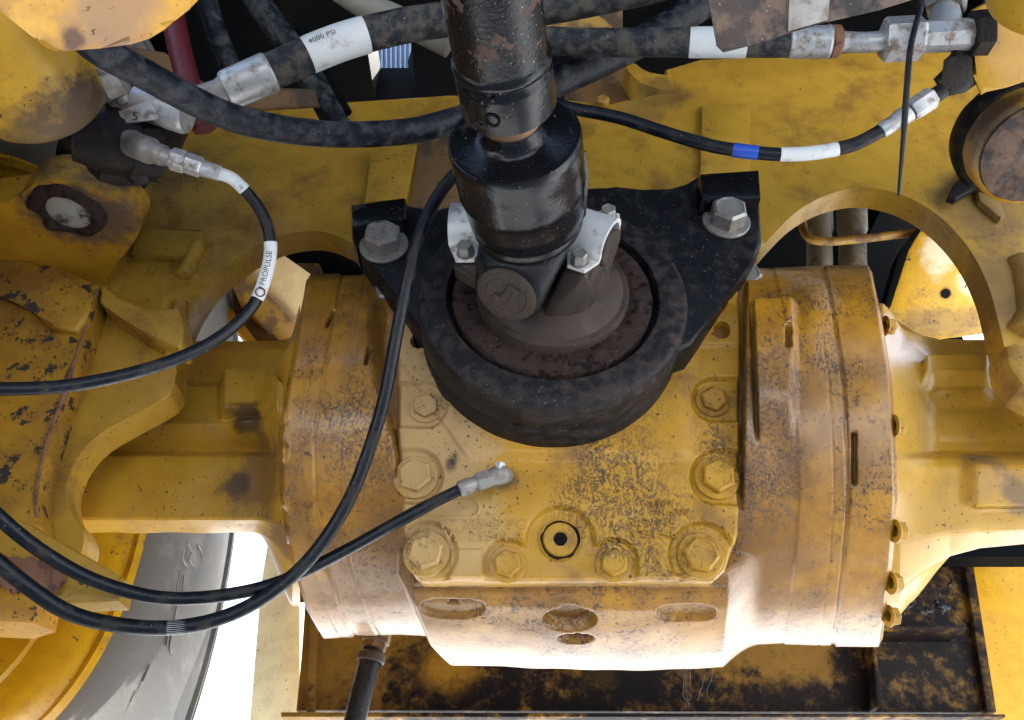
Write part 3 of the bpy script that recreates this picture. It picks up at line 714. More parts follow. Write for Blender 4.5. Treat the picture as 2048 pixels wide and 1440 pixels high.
# yoke at the far end: two ears round the cross
capP = U(1014, 588, .918)
vd = -ray(1014, 588).normalized(); ur = (Vector((0, -SP, CP)) * -.84 + Vector((-1, 0, 0)) * .54); ur = (ur - vd * ur.dot(vd)).normalized(); capN = (vd * .72 + ur * .69).normalized()
for sg in (1, -1):
    cP = Cc + (capP - Cc) * sg; cN = capN * sg
    Mc = frame_mat(cP, cN); pts = []
    for k in range(28):
        a = 2 * math.pi * k / 28
        for z in (0, -.022): pts.append(Mc @ Vector((.0405 * math.cos(a), .0405 * math.sin(a), z - (.004 if z < 0 else 0))))
    for k in range(40):
        a = 2 * math.pi * k / 40; q = Vector((.0575 * math.cos(a), .0575 * math.sin(a), -.148 * KZ)); qw = Ms.to_3x3() @ Vector((q.x, q.y, 0))
        if qw.dot(cN) > .002: pts.append(Ms @ q)
    bm = add_hull(bmesh.new(), pts); bmesh.ops.bevel(bm, geom=[e for e in bm.edges if e.calc_face_angle(0) > .5], offset=.004, segments=3, profile=.5, affect='EDGES')
    ear = part("yoke_arm", bm, M_bracket, shaft, 40)
    part("cross_cap", lathe([(.036, .0), (.036, .003), (.033, .0045), (.026, .0045), (.0245, .0028), (.0, .0028)], Mc, 48), M_iron, ear)
    bm = bmesh.new(); add_box(bm, Mc @ Vector((0, 0, .004)), .010, .0035, .0012, Mc, .0008); add_box(bm, Mc @ Vector((-.012, .004, .004)), .006, .008, .0010, Mc, .0008); add_box(bm, Mc @ Vector((.012, -.004, .004)), .005, .008, .0010, Mc, .0008)
    part("cap_relief", bm, M_iron, ear)
part("cross_body", lathe([(0, -.06), (.017, -.06), (.017, -.02), (.024, 0), (.017, .02), (.017, .06), (0, .06)], frame_mat(Cc, a_ax), 32), M_iron, shaft)
# thin dust flap on the right of the drum
bm = slab([U(1164, 305, .872), U(1172, 300, .874), U(1178, 360, .90), U(1172, 430, .93), U(1150, 465, .945), U(1140, 440, .935), U(1158, 380, .905)], ray(1164, 380) * .008, .002)
part("dust_flap", bm, M_black, shaft, 40)

# ---------------------------------------------------------------- frame crossmember
YF = .90
frame = thing("frame_crossmember", "yellow steel crossmember plate with arched cutouts over the axle arms", "frame plate", (0, YF, .9))
outer = [(-160, 260), (150, 262), (330, 240), (520, 216), (900, 190), (1130, 200), (1192, 207), (1215, 212), (1262, 200), (1350, 184), (1330, 140), (1400, 119), (1750, 104), (1960, 96), (2300, 96), (2300, 900), (2120, 860), (2062, 790), (2030, 748)]
arch_r = curve_px([(2010, 700), (1996, 640), (1976, 570), (1940, 500), (1885, 438), (1815, 394), (1735, 376), (1660, 388), (1595, 422), (1545, 470), (1529, 489)], 5)
mid = [(1500, 505), (1480, 515), (830, 515), (800, 540), (742, 545), (730, 520)]
arch_l = curve_px([(712, 490), (665, 468), (620, 462), (560, 472), (500, 500), (440, 545), (400, 592), (372, 645), (357, 703), (350, 742)], 5)
leg_l = curve_px([(352, 768), (330, 795), (255, 836), (198, 869), (162, 904), (142, 940), (132, 978), (137, 1018), (160, 1048), (168, 1075), (162, 1110)], 4)
tail = [(120, 1160), (-220, 1180)]
part("main_plate", slab(PY(outer + arch_r + mid + arch_l + leg_l + tail, YF), (0, .044, 0), .0025), M_frame, frame, 30)
for lst, dy in (([(742, 296), (832, 290), (812, 398), (728, 402)], .016), ([(1404, 212), (1412, 205), (1494, 208), (1500, 216), (1502, 345), (1400, 346)], .012)):
    part("mounting_pad", slab(PY(lst, YF - dy), (0, dy - .001, 0), .003), M_frame, frame, 30)
part("backing_slab", slab(PY([(838, 262), (925, 255), (925, 420), (820, 420)], YF - .006), (0, .005, 0), .001), M_brown, frame, 30)
part("cast_hook", slab(PY(curve_px([(1250, 128), (1262, 122), (1285, 138), (1315, 150), (1345, 148)], 4) + [(1348, 176), (1320, 178)] + curve_px([(1320, 178), (1288, 168), (1262, 148), (1250, 128)], 4)[1:-1], YF - .012), (0, .05, 0), .003), M_frame, frame, 30)
part("casting_block", slab(PY([(1130, 185), (1160, 160), (1250, 128), (1290, 170), (1325, 182), (1262, 206), (1250, 214), (1168, 214)], YF + .045), (0, .06, 0), .004), M_brown, frame, 30)
part("weld_lug", lathe([(.012, 0), (.012, .008), (.009, .011), (0, .011)], frame_mat(onY(1205, 206, YF - .004), Vector((0, -1, 0))), 20), M_frame, frame)
# ledge, pad and weld beads beside the left bracket
ledge = curve_px([(204, 572), (240, 598), (285, 615), (330, 623), (358, 612)], 6) + curve_px([(368, 650), (362, 690), (330, 682), (290, 664), (240, 634), (200, 604)], 6)
part("gusset_ledge", slab(PY(ledge, YF - .042), (0, .043, 0), .011, 4), M_frame, frame, 60)
part("stop_pad", slab(PY([(270, 455), (310, 462), (404, 458), (409, 466), (398, 492), (378, 512), (262, 508)], YF - .014), (0, .013, 0), .005), M_frame, frame, 30)
def bead(pts, rad, parent, mat, name="weld_bead"):
    path = smooth_path([tuple(p) for p in pts], 10); rr = [rad * (1 + .22 * mnoise.noise(Vector(p) * 34) + .08 * mnoise.noise(Vector(p) * 160)) for p in path]; rr[0] *= .3; rr[-1] *= .3
    return part(name, tube(path, rr, 10), mat, parent)
bead([onY(x, y, YF - .004) for x, y in [(398, 486), (382, 520), (366, 556)]], .012, frame, M_frame)
bead([onY(x, y, YF - .006) for x, y in [(362, 600), (352, 660), (342, 720)]], .012, frame, M_frame)
bead([onY(x, y, YF - .010) for x, y in [(120, 800), (98, 870), (84, 940), (78, 1010)]], .010, frame, M_frame)
bead([onY(x, y, YF + .006) for x, y in [(2040, 520), (2052, 570), (2060, 630), (2040, 680)]], .022, frame, M_frame)
for lst in ([(2012, 690), (2030, 684), (2075, 700), (2110, 780), (2085, 790), (2046, 770), (2018, 730)],):
    part("gusset_ledge", slab(PY(lst, YF - .05), (0, .05, 0), .006), M_frame, frame, 30)
part("stiffener_rib", slab(PY([(1948, 330), (1985, 360), (2012, 430), (2002, 436), (1960, 400)], YF - .014), (0, .012, 0), .003), M_frame, frame, 30)

# ---------------------------------------------------------------- left side frame and steering bracket
side = thing("stained_plate", "stained yellow side frame plate with dark chips and a cracked rusty seam", "side plate", tuple(onY(80, 800, .86)))
lst = [(-200, 480), (40, 500), (196, 570), (188, 600), (166, 668), (150, 715), (136, 760), (112, 830), (94, 885), (80, 940), (72, 1000), (78, 1050), (-200, 1080)]
part("side_plate", slab(PY(lst, .858), (0, .043, 0), .003), M_side, side, 30)
part("fold_plate", slab(PY([(-200, 490), (60, 520), (150, 560), (186, 590), (178, 625), (150, 660), (100, 655), (40, 600), (-200, 520)], .846), (0, .014, 0), .006, 3), M_side, side, 60)
seam = [(194, 578), (176, 632), (156, 700), (138, 750), (128, 790), (104, 850), (86, 910), (72, 975), (70, 1010), (76, 1034)]
path = smooth_path([tuple(onY(x + 1, y, .857)) for x, y in seam], 6)
part("rust_seam", tube(path, [.0022 + .0038 * max(0, 1 - abs(i / len(path) - .38) / .13) for i in range(len(path))], 8), M_rust, side)
lobe_t = thing("steering_bracket", "yellow lobed steering bracket with a greasy grey pin end beneath", "bracket", tuple(onZ(165, 425, .84)))
ZL = .82
lob = curve_px([(-160, 420), (20, 402), (44, 388), (78, 364), (128, 361), (187, 378), (240, 405), (272, 436), (279, 462), (262, 492), (232, 528)], 5) + [(206, 568), (192, 592), (150, 640), (60, 600), (-160, 560)]
part("lobe_plate", slab(PZ(lob, ZL), (0, 0, .052), .004, 3), M_lobe, lobe_t, 40)
Mpin = frame_mat(onZ(138, 424, ZL), Vector((0.0, 0, -1)))
part("pin_collar", lathe([(.029, -.006), (.048, -.005), (.050, -.001), (.043, .005), (.034, .007), (.029, .002)], Mpin, 96, True, .008, 38), M_grease, lobe_t)
part("pin_end", lathe([(0, .003), (.022, .003), (.0285, .001), (.0285, -.01), (0, -.01)], Mpin, 48), M_pin, lobe_t)
part("bush_housing", lathe([(0, .06), (.058, .06), (.062, .085), (.062, .14), (.05, .165), (0, .165)], frame_mat(onZ(170, 395, ZL), Vector((0.03, .03, 1))), 40, False, .008), M_greaseblk, lobe_t)
cyl = thing("steering_cylinder", "yellow steering cylinder barrel with a greasy rounded end", "hydraulic cylinder", tuple(U(85, 220, .85)))
ca = Vector((-.02, -1, .015)).normalized(); cE = U(92, 214, .835)
part("barrel", lathe([(0, -.012), (.048, -.010), (.058, -.002), (.0605, .008), (.0605, .03), (.0575, .034), (.0575, .60), (0, .60)], frame_mat(cE, ca), 72), M_barrel, cyl)
part("eye_block", lathe([(0, -.02), (.036, -.02), (.048, 0), (.050, .05), (.046, .075), (0, .08)], frame_mat(U(232, 300, .925), Vector((.25, .15, 1))), 32, False, .010), M_greaseblk, cyl)
part("neck", lathe([(.030, 0), (.036, .03), (.036, .09)], frame_mat(U(150, 268, .90), Vector((.8, .4, .2))), 24, False, .006), M_greaseblk, cyl)
part("port_boss", lathe([(.026, 0), (.028, .02), (.028, .06), (.02, .07), (0, .07)], frame_mat(U(282, 262, .92), Vector((.1, -.1, 1))), 24, False, .006), M_greaseblk, cyl)
grd = thing("corner_guard", "big dusty yellow rounded guard hanging in the upper left corner", "guard", tuple(U(200, 20, .55)))
lst = [(-200, -260), (470, -260), (428, -60), (398, 0), (380, 18), (352, 40), (330, 60), (300, 78), (262, 90), (200, 97), (130, 102), (104, 103), (88, 96), (70, 78), (-10, -10), (-200, -120)]
gp = [U(x, y, .52) for x, y in lst]
part("guard_shell", slab(gp, ray(230, 20) * .05, .006, 3), M_guard, grd, 40)

# ---------------------------------------------------------------- right steering knuckle
kn = thing("steering_knuckle", "greasy yellow steering knuckle with a round brown pin face at right edge", "knuckle", tuple(onZ(2010, 320, .86)))
Mk = frame_mat(onZ(2072, 306, .845), Vector((-.10, -.32, -1)))
part("pin_boss", lathe([(0, -.002), (.068, -.002), (.0725, -.005), (.0745, -.010), (.0745, -.055), (0, -.055)], Mk, 96), M_lobe, kn)
part("pin_face", lathe([(0, .001), (.014, .001), (.018, .004), (.055, .0045), (.067, .003), (.068, -.001), (.066, -.004), (0, -.004)], Mk, 48, False, .004), simple("brown greasy pin face", (.085, .045, .026), .7, .1, (.02, .014, .011), .55, 26, .6), kn)
part("grease_collar", lathe([(.070, -.040), (.079, -.043), (.084, -.054), (.081, -.075), (.060, -.085)], Mk, 160, False, .006, 50), M_greaseblk, kn)
part("lock_tab", slab(PY([(1897, 392), (1905, 372), (1950, 322), (1962, 335), (1985, 345), (1988, 358), (1955, 372), (1912, 398)], .875), (0, .012, 0), .002), M_greaseblk, kn, 30)
part("upper_block", slab([U(x, y, .93) for x, y in [(1942, 20), (1968, 6), (2030, 0), (2100, 120), (2100, 160), (2010, 165), (1962, 190), (1942, 150), (1960, 110)]], ray(1990, 100) * .07, .006), M_lobe, kn, 30)
part("barrel", lathe([(0, -.01), (.044, -.008), (.052, 0), (.0545, .01), (.0545, .5), (0, .5)], frame_mat(U(2074, 20, .84), Vector((.03, -1, .02))), 48), M_barrel, kn)

# ---------------------------------------------------------------- hoses
def hose(name, label, pts, rpx, mat, group=None, bands=(), seg=24, cat="hose", n=14):
    dref = sum(p[2] for p in pts) / len(pts); r = rpx * dref / F
    sp = smooth_path(pts, n); path = [U(p[0], p[1], p[2]) for p in sp]
    rr = [r * (1 + .02 * mnoise.noise(p * 40)) for p in path]
    t = thing(name, label, cat, tuple(path[len(path) // 2]), group)
    part("rubber_tube", tube(path, rr, seg), mat, t)
    for b in bands:
        (x0, y0), (x1, y1), bm_, nm = b[:4]
        i0 = min(range(len(sp)), key=lambda i: math.hypot(sp[i][0] - x0, sp[i][1] - y0)); i1 = min(range(len(sp)), key=lambda i: math.hypot(sp[i][0] - x1, sp[i][1] - y1))
        i0, i1 = min(i0, i1), max(i0, i1); k = b[4] if len(b) > 4 else 1.06
        sub = path[i0:i1 + 1]; kr = r * k
        s = part(nm, tube(sub, [kr * .985] + [kr] * (len(sub) - 2) + [kr * .985], seg), bm_, t)
        if len(b) > 5: hose_text(b[5], sub, kr, s, *b[6:])
    return t, path, r
def hose_text(s, sub, r, parent, size, along, ang=0.0, flip=False, mat=None):
    """flat print bent round the sleeve"""
    me = text_mesh(s, size, 0, 1.05); me.materials.clear(); me.materials.append(mat or M_ink)
    bm = bmesh.new(); bm.from_mesh(me); bpy.data.meshes.remove(me)
    bmesh.ops.triangulate(bm, faces=bm.faces); bmesh.ops.subdivide_edges(bm, edges=[e for e in bm.edges if e.calc_length() > size * .3], cuts=1)
    ln = [0.0]
    for a, b in zip(sub[:-1], sub[1:]): ln.append(ln[-1] + (b - a).length)
    for v in bm.verts:
        x, y = (v.co.x, v.co.y) if not flip else (-v.co.x, -v.co.y)
        sx = min(max(ln[-1] * along + x, 0), ln[-1] * .999); i = max(k for k in range(len(ln)) if ln[k] <= sx); i = min(i, len(sub) - 2)
        f_ = (sx - ln[i]) / max(ln[i + 1] - ln[i], 1e-9); p = sub[i].lerp(sub[i + 1], f_); t = (sub[i + 1] - sub[i]).normalized()
        toc = (-p).normalized(); toc = (toc - t * toc.dot(t)).normalized(); up = toc.cross(t)
        if not flip: pass
        th = ang + y / r; v.co = p + (toc * math.cos(th) + up * math.sin(th)) * (r + .0004)
    return part("printing", bm, mat or M_ink, parent, None)
def rod(name, p1, p2, prof, mat, parent, seg=28, hexa=False, bevel=0):
    """straight fitting between two view points; prof: (t, radius px)"""
    a, b = U(*p1), U(*p2); d = (p1[2] + p2[2]) / 2; L_ = (b - a).length
    M = frame_mat(a, b - a)
    if hexa: M = M @ Matrix.Rotation(R(17), 4, 'Z')
    bm = lathe([(0, prof[0][0] * L_)] + [(q * d / F, t_ * L_) for t_, q in prof] + [(0, prof[-1][0] * L_)], M, 6 if hexa else seg)
    if hexa and bevel: bmesh.ops.bevel(bm, geom=[e for e in bm.edges if e.calc_face_angle(0) > .6], offset=bevel, segments=2, profile=.5, affect='EDGES')
    return part(name, bm, mat, parent, 30)

HG = "hydraulic hoses round the axle"
hose("thick_hose", "thick dusty black hose sagging across the upper left to the drive shaft", [(140, 30, .70), (175, 78, .72), (213, 107, .74), (270, 138, .77), (335, 174, .80), (400, 208, .83), (470, 237, .86), (545, 255, .885), (625, 266, .91), (700, 269, .935), (781, 266, .955), (850, 256, .975), (960, 225, 1.0), (1040, 215, 1.0)], 28, M_rubber, HG)
h2, p2, r2 = hose("pressure_hose", "black hose with white 4000 PSI sleeve rising towards the drive shaft", [(520, 152, .965), (560, 135, .97), (680, 85, .985), (800, 53, 1.0), (900, 38, 1.01), (1000, 28, 1.02), (1100, 14, 1.03), (1260, -18, 1.03), (1420, -60, 1.0)], 34, M_rubber2, HG,
    [((612, 113), (735, 71), M_white, "white_sleeve", 1.05, "4000 PSI", .0095, .30, .62)])
rod("ferrule", (448, 183, .955), (543, 143, .966), [(0, 26), (.03, 34), (.1, 38), (.96, 40), (1, 37)], M_zinc, h2, 32)
rod("ferrule_neck", (385, 203, .95), (452, 181, .955), [(0, 26), (.8, 26), (1, 32)], M_zincd, h2)
h3, p3, r3 = hose("pressure_hose", "dusty black hose running level right of the shaft with white sleeve and silver ferrule", [(960, 70, 1.03), (1070, 80, 1.02), (1180, 85, 1.0), (1300, 85, .985), (1400, 85, .975), (1500, 85, .965), (1585, 85, .958)], 28, M_rubber2, HG,
    [((1380, 85), (1492, 85), M_white, "white_sleeve", 1.05)])
rod("ferrule", (1577, 85, .958), (1668, 83, .952), [(0, 28), (.02, 31), (.80, 31), (.86, 33), (1, 29)], M_zinc, h3, 32)
rod("ferrule_ring", (1655, 83, .951), (1682, 83, .950), [(0, 24), (.3, 32), (.8, 31), (1, 24)], M_rust, h3)
bm = tube([U(*p) for p in smooth_path([(1672, 83, .95), (1700, 84, .95), (1730, 85, .945), (1775, 82, .94)], 6)], 20 * .945 / F, 20); part("bent_pipe", bm, M_zinc, h3)
rod("swivel_nut", (1766, 80, .94), (1843, 76, .935), [(0, 40), (.08, 44), (.92, 44), (1, 40)], M_zinc, h3, hexa=True, bevel=.003)
tee = thing("tee_fitting", "silver tee fitting between the swivel nut and the knuckle", "pipe fitting", tuple(U(1890, 68, .935)))
rod("tee_body", (1838, 74, .935), (1946, 68, .93), [(0, 28), (.05, 32), (.95, 32), (1, 28)], M_zinc, tee, 8)
rod("tee_branch", (1888, 70, .935), (1892, 2, .955), [(0, 32), (.5, 30), (.7, 26), (1, 24)], M_zinc, tee)
rod("branch_nut", (1890, 20, .95), (1900, -60, .97), [(0, 36), (.1, 40), (1, 40)], M_zincd, tee, hexa=True, bevel=.003)
rod("end_nut", (1938, 70, .93), (1978, 66, .928), [(0, 42), (.1, 46), (.9, 46), (1, 40)], M_greaseblk, tee, hexa=True, bevel=.004)
part("adapter_block", slab([U(x, y, .93) for x, y in [(1905, 92), (1950, 100), (1952, 170), (1930, 186), (1900, 192), (1878, 178), (1866, 158), (1900, 128)]], ray(1910, 140) * .035, .008, 3), M_greaseblk, tee, 40)

h5, p5, r5 = hose("brake_hose", "thin black hose with blue and white bands looping right of the shaft", [(1100, 205, 1.04), (1150, 218, 1.03), (1240, 236, 1.01), (1330, 265, .985), (1420, 291, .965), (1500, 304, .95), (1570, 309, .945), (1640, 304, .94), (1710, 288, .935), (1770, 257, .93)], 13, M_thin, HG,
    [((1467, 299), (1518, 305), M_blue, "blue_tape", 1.07), ((1558, 309), (1674, 298), M_white, "white_sleeve", 1.06)])
rod("ferrule", (1762, 262, .93), (1818, 225, .925), [(0, 15), (.1, 17), (.5, 16), (.7, 19), (1, 19)], M_zinc, h5, 12)
rod("crimp_nut", (1822, 222, .925), (1866, 193, .922), [(0, 20), (.1, 22), (.9, 23), (1, 20)], M_zinc, h5, hexa=True, bevel=.002)
rod("thread", (1860, 198, .922), (1886, 180, .92), [(0, 16), (1, 16)], M_greaseblk, h5)

h6, p6, r6 = hose("brake_hose", "thin black hose with white PROPULSE sleeve curving down from the left bracket", [(432, 345, .88), (465, 358, .885), (500, 392, .895), (528, 435, .90), (541, 490, .90), (532, 550, .895), (505, 612, .885), (445, 670, .865), (365, 713, .84), (260, 747, .81), (130, 772, .78), (0, 778, .75), (-140, 775, .72)], 12.5, M_thin, HG,
    [((440, 348), (490, 380), M_white, "white_sleeve", 1.08, "91", .0055, .82, .0, True), ((541, 486), (512, 598), M_white, "white_sleeve", 1.1, "PROPULSE", .0085, .47, -.12, True)], n=22)
lg = hose_text("P", [p6[i] for i in range(*[min(range(len(p6)), key=lambda i: (pxpy(p6[i])[0] - q[0]) ** 2 + (pxpy(p6[i])[1] - q[1]) ** 2) for q in ((541, 486), (512, 598))])], r6 * 1.1, h6, .0075, .85, -.1, True, M_ink)
# round logo ring beside the lettering
i_l = min(range(len(p6)), key=lambda i: (pxpy(p6[i])[0] - 514) ** 2 + (pxpy(p6[i])[1] - 583) ** 2)
toc = (-p6[i_l]).normalized(); tt_ = (p6[i_l + 1] - p6[i_l]).normalized(); toc = (toc - tt_ * toc.dot(tt_)).normalized()
part("logo_ring", lathe([(.0042, 0), (.0056, 0), (.0056, .0005), (.0042, .0005)], frame_mat(p6[i_l] + toc * (r6 * 1.1 + .0001), toc), 24, True), M_inkred, h6)
rod("hose_end", (400, 335, .876), (440, 347, .88), [(0, 16), (.1, 17), (1, 16)], M_zinc, h6, 12)
rod("crimp_nut", (372, 325, .873), (404, 336, .876), [(0, 20), (.1, 21), (.9, 21), (1, 17)], M_zinc, h6, hexa=True, bevel=.0015)
rod("union_nut", (342, 317, .871), (372, 325, .873), [(0, 21), (.1, 23), (.9, 23), (1, 19)], M_zinc, h6, hexa=True, bevel=.0015)
rod("thread", (324, 311, .87), (344, 317, .871), [(0, 17), (1, 17)], M_zincd, h6)
bm = tube([U(*p) for p in smooth_path([(250, 285, .92), (272, 291, .90), (296, 300, .875), (328, 312, .87)], 6)], [.018] * 6 + [.0145] * 8 + [.0115] * 5, 20); part("elbow", bm, M_zincd, h6)

h7, p7, r7 = hose("brake_hose", "thin black hose screwed into the differential cover by a silver elbow", [(918, 980, .945), (860, 1009, .94), (780, 1052, .93), (700, 1096, .915), (620, 1137, .895), (540, 1170, .875), (450, 1190, .855), (350, 1197, .835), (260, 1184, .815), (160, 1148, .79), (60, 1086, .765), (-30, 1008, .745), (-140, 900, .73)], 13, M_thin, HG)
part("hose_wrap", tube(p7[int(14 * 1.02):int(14 * 1.98)], r7 * 1.075, 20), M_thin, h7)
rod("ferrule", (918, 980, .945), (958, 963, .951), [(0, 15), (.1, 17), (.5, 17), (.75, 14), (1, 14)], M_zincd, h7, 12)
rod("union_nut", (952, 966, .95), (982, 956, .955), [(0, 17), (.1, 20), (.9, 20), (1, 16)], M_zincd, h7, hexa=True, bevel=.0015)
e0 = cov(1006, 950); bm = tube([U(980, 956, .955), U(1000, 950, .958), U(1010, 950, .985), e0], [.0100, .0125, .0105, .0125], 16); part("elbow", bm, M_zincd, h7)
rod("elbow_plug", (998, 950, .957), (1000, 926, .962), [(0, 10), (.6, 12), (1, 11)], M_zinc, h7, hexa=True)

h8, p8, r8 = hose("long_hose", "long black hose hanging from behind the drive shaft down across the housing", [(1010, 300, .98), (945, 320, .965), (908, 350, .955), (870, 402, .945), (840, 470, .935), (815, 560, .93), (791, 680, .925), (770, 790, .92), (741, 890, .915), (700, 995, .905), (640, 1092, .89), (570, 1164, .872), (480, 1221, .85), (380, 1251, .83), (270, 1254, .81), (150, 1230, .79), (60, 1176, .77), (-40, 1092, .75), (-140, 990, .73)], 14, M_thin, HG,
    [((330, 1257), (415, 1244), M_white, "white_sleeve", .995)])

tie = thing("cable_tie", "thin black cable tie tail hanging straight down beside the swivel nut", "cable tie", tuple(U(1808, 250, .90)))
part("tie_tail", tube([U(*p) for p in smooth_path([(1852, -40, .93), (1840, 20, .915), (1822, 90, .905), (1814, 170, .90), (1807, 270, .90), (1797, 392, .90)], 6)], [.0034] * 24 + [.0028, .0026, .0024, .0022, .002, .0018, .0016], 8), M_thin, tie)

# left fitting cluster under the thick hose
fitc = thing("elbow_fitting", "dirty silver elbow fitting under the thick hose at upper left", "pipe fitting", tuple(U(260, 200, .90)))
bm = tube([U(*p) for p in smooth_path([(165, 95, .86), (190, 125, .88), (222, 165, .895), (255, 205, .905)], 6)], 18 * .89 / F, 20); part("bent_pipe", bm, M_zincd, fitc)
rod("nut", (208, 150, .89), (236, 196, .90), [(0, 30), (.1, 34), (.9, 34), (1, 30)], M_zincd, fitc, hexa=True, bevel=.003)
part("valve_body", slab([U(x, y, .90) for x, y in [(205, 190), (232, 166), (290, 190), (306, 206), (308, 240), (246, 246), (222, 226)]], ray(260, 210) * .04, .005, 3), M_zincd, fitc, 40)
part("hose_cone", lathe([(0, 0), (.022, 0), (.0245, .004), (.019, .06), (0, .06)], frame_mat(U(376, 226, .915), U(310, 212, .915) - U(376, 226, .915)), 24), M_zinc, fitc)
tp = [U(x, y, .893) for x, y in [(236, 222), (300, 200), (318, 238), (246, 247)]]
nn_ = (tp[1] - tp[0]).cross(tp[3] - tp[0]).normalized(); nn_ = nn_ if nn_.dot(-tp[0]) > 0 else -nn_
tg_ = part("tag_plate", slab(tp, -nn_ * .003, .0006), M_zinc, fitc, 30)
flat_text("stamped_mark", "5", U(270, 233, .8905), nn_, UPV, .014, M_ink, tg_, .0002)

# top right mottled plate (nearest thing)
pt = thing("mottled_plate", "rust mottled dark plate with a bare metal stripe hanging in front at upper right", "plate", tuple(U(1600, 10, .55)))
pl_px = [(1412, -90), (1418, 0), (1424, 40), (1432, 92), (1446, 106), (1500, 92), (1580, 66), (1640, 48), (1760, 20), (1830, -2), (1980, -90)]
part("plate_body", slab([U(x, y, .56) for x, y in pl_px], ray(1600, 0) * .02, .003), M_plate, pt, 30)
part("bare_stripe", slab([U(x, y, .557) for x, y in [(1580, -60), (1664, -60), (1656, 40), (1600, 56), (1576, 63)]], ray(1620, 0) * .002, .0005), M_zincd, pt, 30)

# ---------------------------------------------------------------- wheel
wh = thing("wheel", "yellow wheel rim with grey dusty tyre at the lower left", "wheel", (-.77, 1.108, .65))
Mw = Matrix.Translation((-.77, 1.108, .65)) @ Matrix.Rotation(R(-90), 4, 'Y')        # local Z -> -X (outward)
part("rim", lathe([(.452, .0), (.458, -.006), (.461, .004), (.448, .018), (.432, .030), (.418, .075), (.412, .10), (.405, .105), (.396, .15), (.388, .20), (.37, .27), (.33, .32), (.20, .34), (0, .34)], Mw, 160), M_wheel, wh)
part("bead_ring", lathe([(.448, .004), (.4565, -.004), (.4635, .0), (.4635, .012), (.45, .014)], Mw, 160, True), M_wheel, wh)
ty = [(.4600, .012), (.475, -.014), (.52, -.045), (.60, -.075), (.68, -.085), (.742, -.079), (.748, -.064), (.762, -.063), (.766, -.081), (.776, -.079), (.780, -.058), (.792, -.054), (.796, -.074), (.806, -.071), (.811, -.048), (.824, -.041), (.829, -.060), (.84, -.052), (.87, -.015), (.895, .03), (.905, .08), (.905, .5), (.80, .58), (.46, .55)]
part("tyre", lathe(ty, Mw, 200), M_tyre, wh)
bm = bmesh.new()
for k in range(44):                                              # tread shoulder blocks
    a = 2 * math.pi * k / 44; c = Mw @ Vector((.892 * math.cos(a), .892 * math.sin(a), .07)); add_box(bm, c, .07, .045, .022, Matrix.Translation(c) @ Matrix.Rotation(-a, 4, 'X'), .004)
part("tread_blocks", bm, M_tyre, wh, 30)
def wheel_pt(px_, py_, x):
    r_ = ray(px_, py_); return r_ * (x / r_.x)
def on_tyre(px_, py_):
    x = -.70
    for _ in range(6):
        p = wheel_pt(px_, py_, x); r_ = math.hypot(p.y - 1.108, p.z - .65); zz = np.interp(r_, [q[0] for q in ty[:17]], [q[1] for q in ty[:17]]); x = -.77 - zz
    return wheel_pt(px_, py_, x)
for q_ in ([(375, 1085), (382, 1105), (378, 1120), (392, 1140)], [(368, 1100), (366, 1120), (374, 1135)], [(360, 1140), (352, 1190)], [(368, 1150), (366, 1185), (376, 1190)], [(356, 1200), (340, 1290), (344, 1310)], [(338, 1260), (333, 1290)], [(300, 1330), (286, 1362)], [(272, 1382), (262, 1402)], [(322, 1270), (330, 1240)], [(395, 1090), (404, 1110), (398, 1130)]):
    part("sidewall_moulding", tube([Vector(p) for p in smooth_path([tuple(on_tyre(x, y)) for x, y in q_], 4)], .0020, 6), M_tyre, wh)

# fin bracket and nut at lower left
fin = thing("step_bracket", "yellow wedge shaped bracket with crusty lower edge at lower left", "bracket", tuple(onY(100, 1120, .82)))
part("wedge_plate", slab(PY([(-200, 1010), (0, 1034), (30, 1038), (62, 1048), (240, 1150), (246, 1162), (238, 1202), (120, 1206), (0, 1165), (-200, 1130)], .82), (0, .028, 0), .003), M_frame, fin, 30)
P = onY(38, 1192, .83); M_ = frame_mat(P, Vector((0.05, .1, -1)))
bm = bmesh.new(); add_extrude(bm, [M_ @ Vector((.042 * math.cos(R(60 * k + 8)), .042 * math.sin(R(60 * k + 8)), -.02)) for k in range(6)], (M_.to_3x3() @ Vector((0, 0, 1))) * .055, .003)
part("hex_nut", bm, paint("rusty yellow nut", (.5, .25, .02), .6, .8, 0, .35, chips=.5), fin, 30)
part("mud_crust", lathe([(.0, -.03), (.045, -.028), (.052, -.014), (.050, .002), (.040, .004)], M_, 96, False, .009), M_rust, fin)

# ---------------------------------------------------------------- panel behind and its flanks
YB = 1.9
bp = thing("belly_panel", "oil blackened yellow steel panel with a bottom flange behind the axle", "panel", tuple(onY(1280, 1350, YB)))
part("panel_sheet", slab(PY([(620, 1050), (604, 1300), (592, 1420), (1988, 1424), (1978, 1330), (1936, 1088), (1920, 1000)], YB), (0, .03, 0), .003), M_back, bp, 30)
part("bottom_flange", slab([onY(562, 1424, YB - .06), onY(2010, 1428, YB - .06), onY(2012, 1434, YB - .06), onY(562, 1434, YB - .06)], (0, .09, 0), .002), M_back, bp, 30)
part("ledge", slab(PY([(1700, 1252), (1932, 1250), (1934, 1258), (1700, 1260)], YB - .09), (0, .09, 0), .003), M_back, bp, 30)
part("stiffener_rib", slab(PY([(1744, 1280), (1752, 1280), (1764, 1412), (1754, 1412)], YB - .06), (0, .06, 0), .003), M_back, bp, 30)
part("edge_rib", slab(PY([(626, 1100), (640, 1100), (628, 1422), (612, 1422)], YB - .02), (0, .02, 0), .003), M_back, bp, 30)
part("edge_rib", slab(PY([(1922, 1080), (1940, 1080), (1994, 1424), (1974, 1424)], YB - .02), (0, .02, 0), .003), M_back, bp, 30)
GX, GY = 46, 40; Vg = np.zeros((GY, GX, 3))
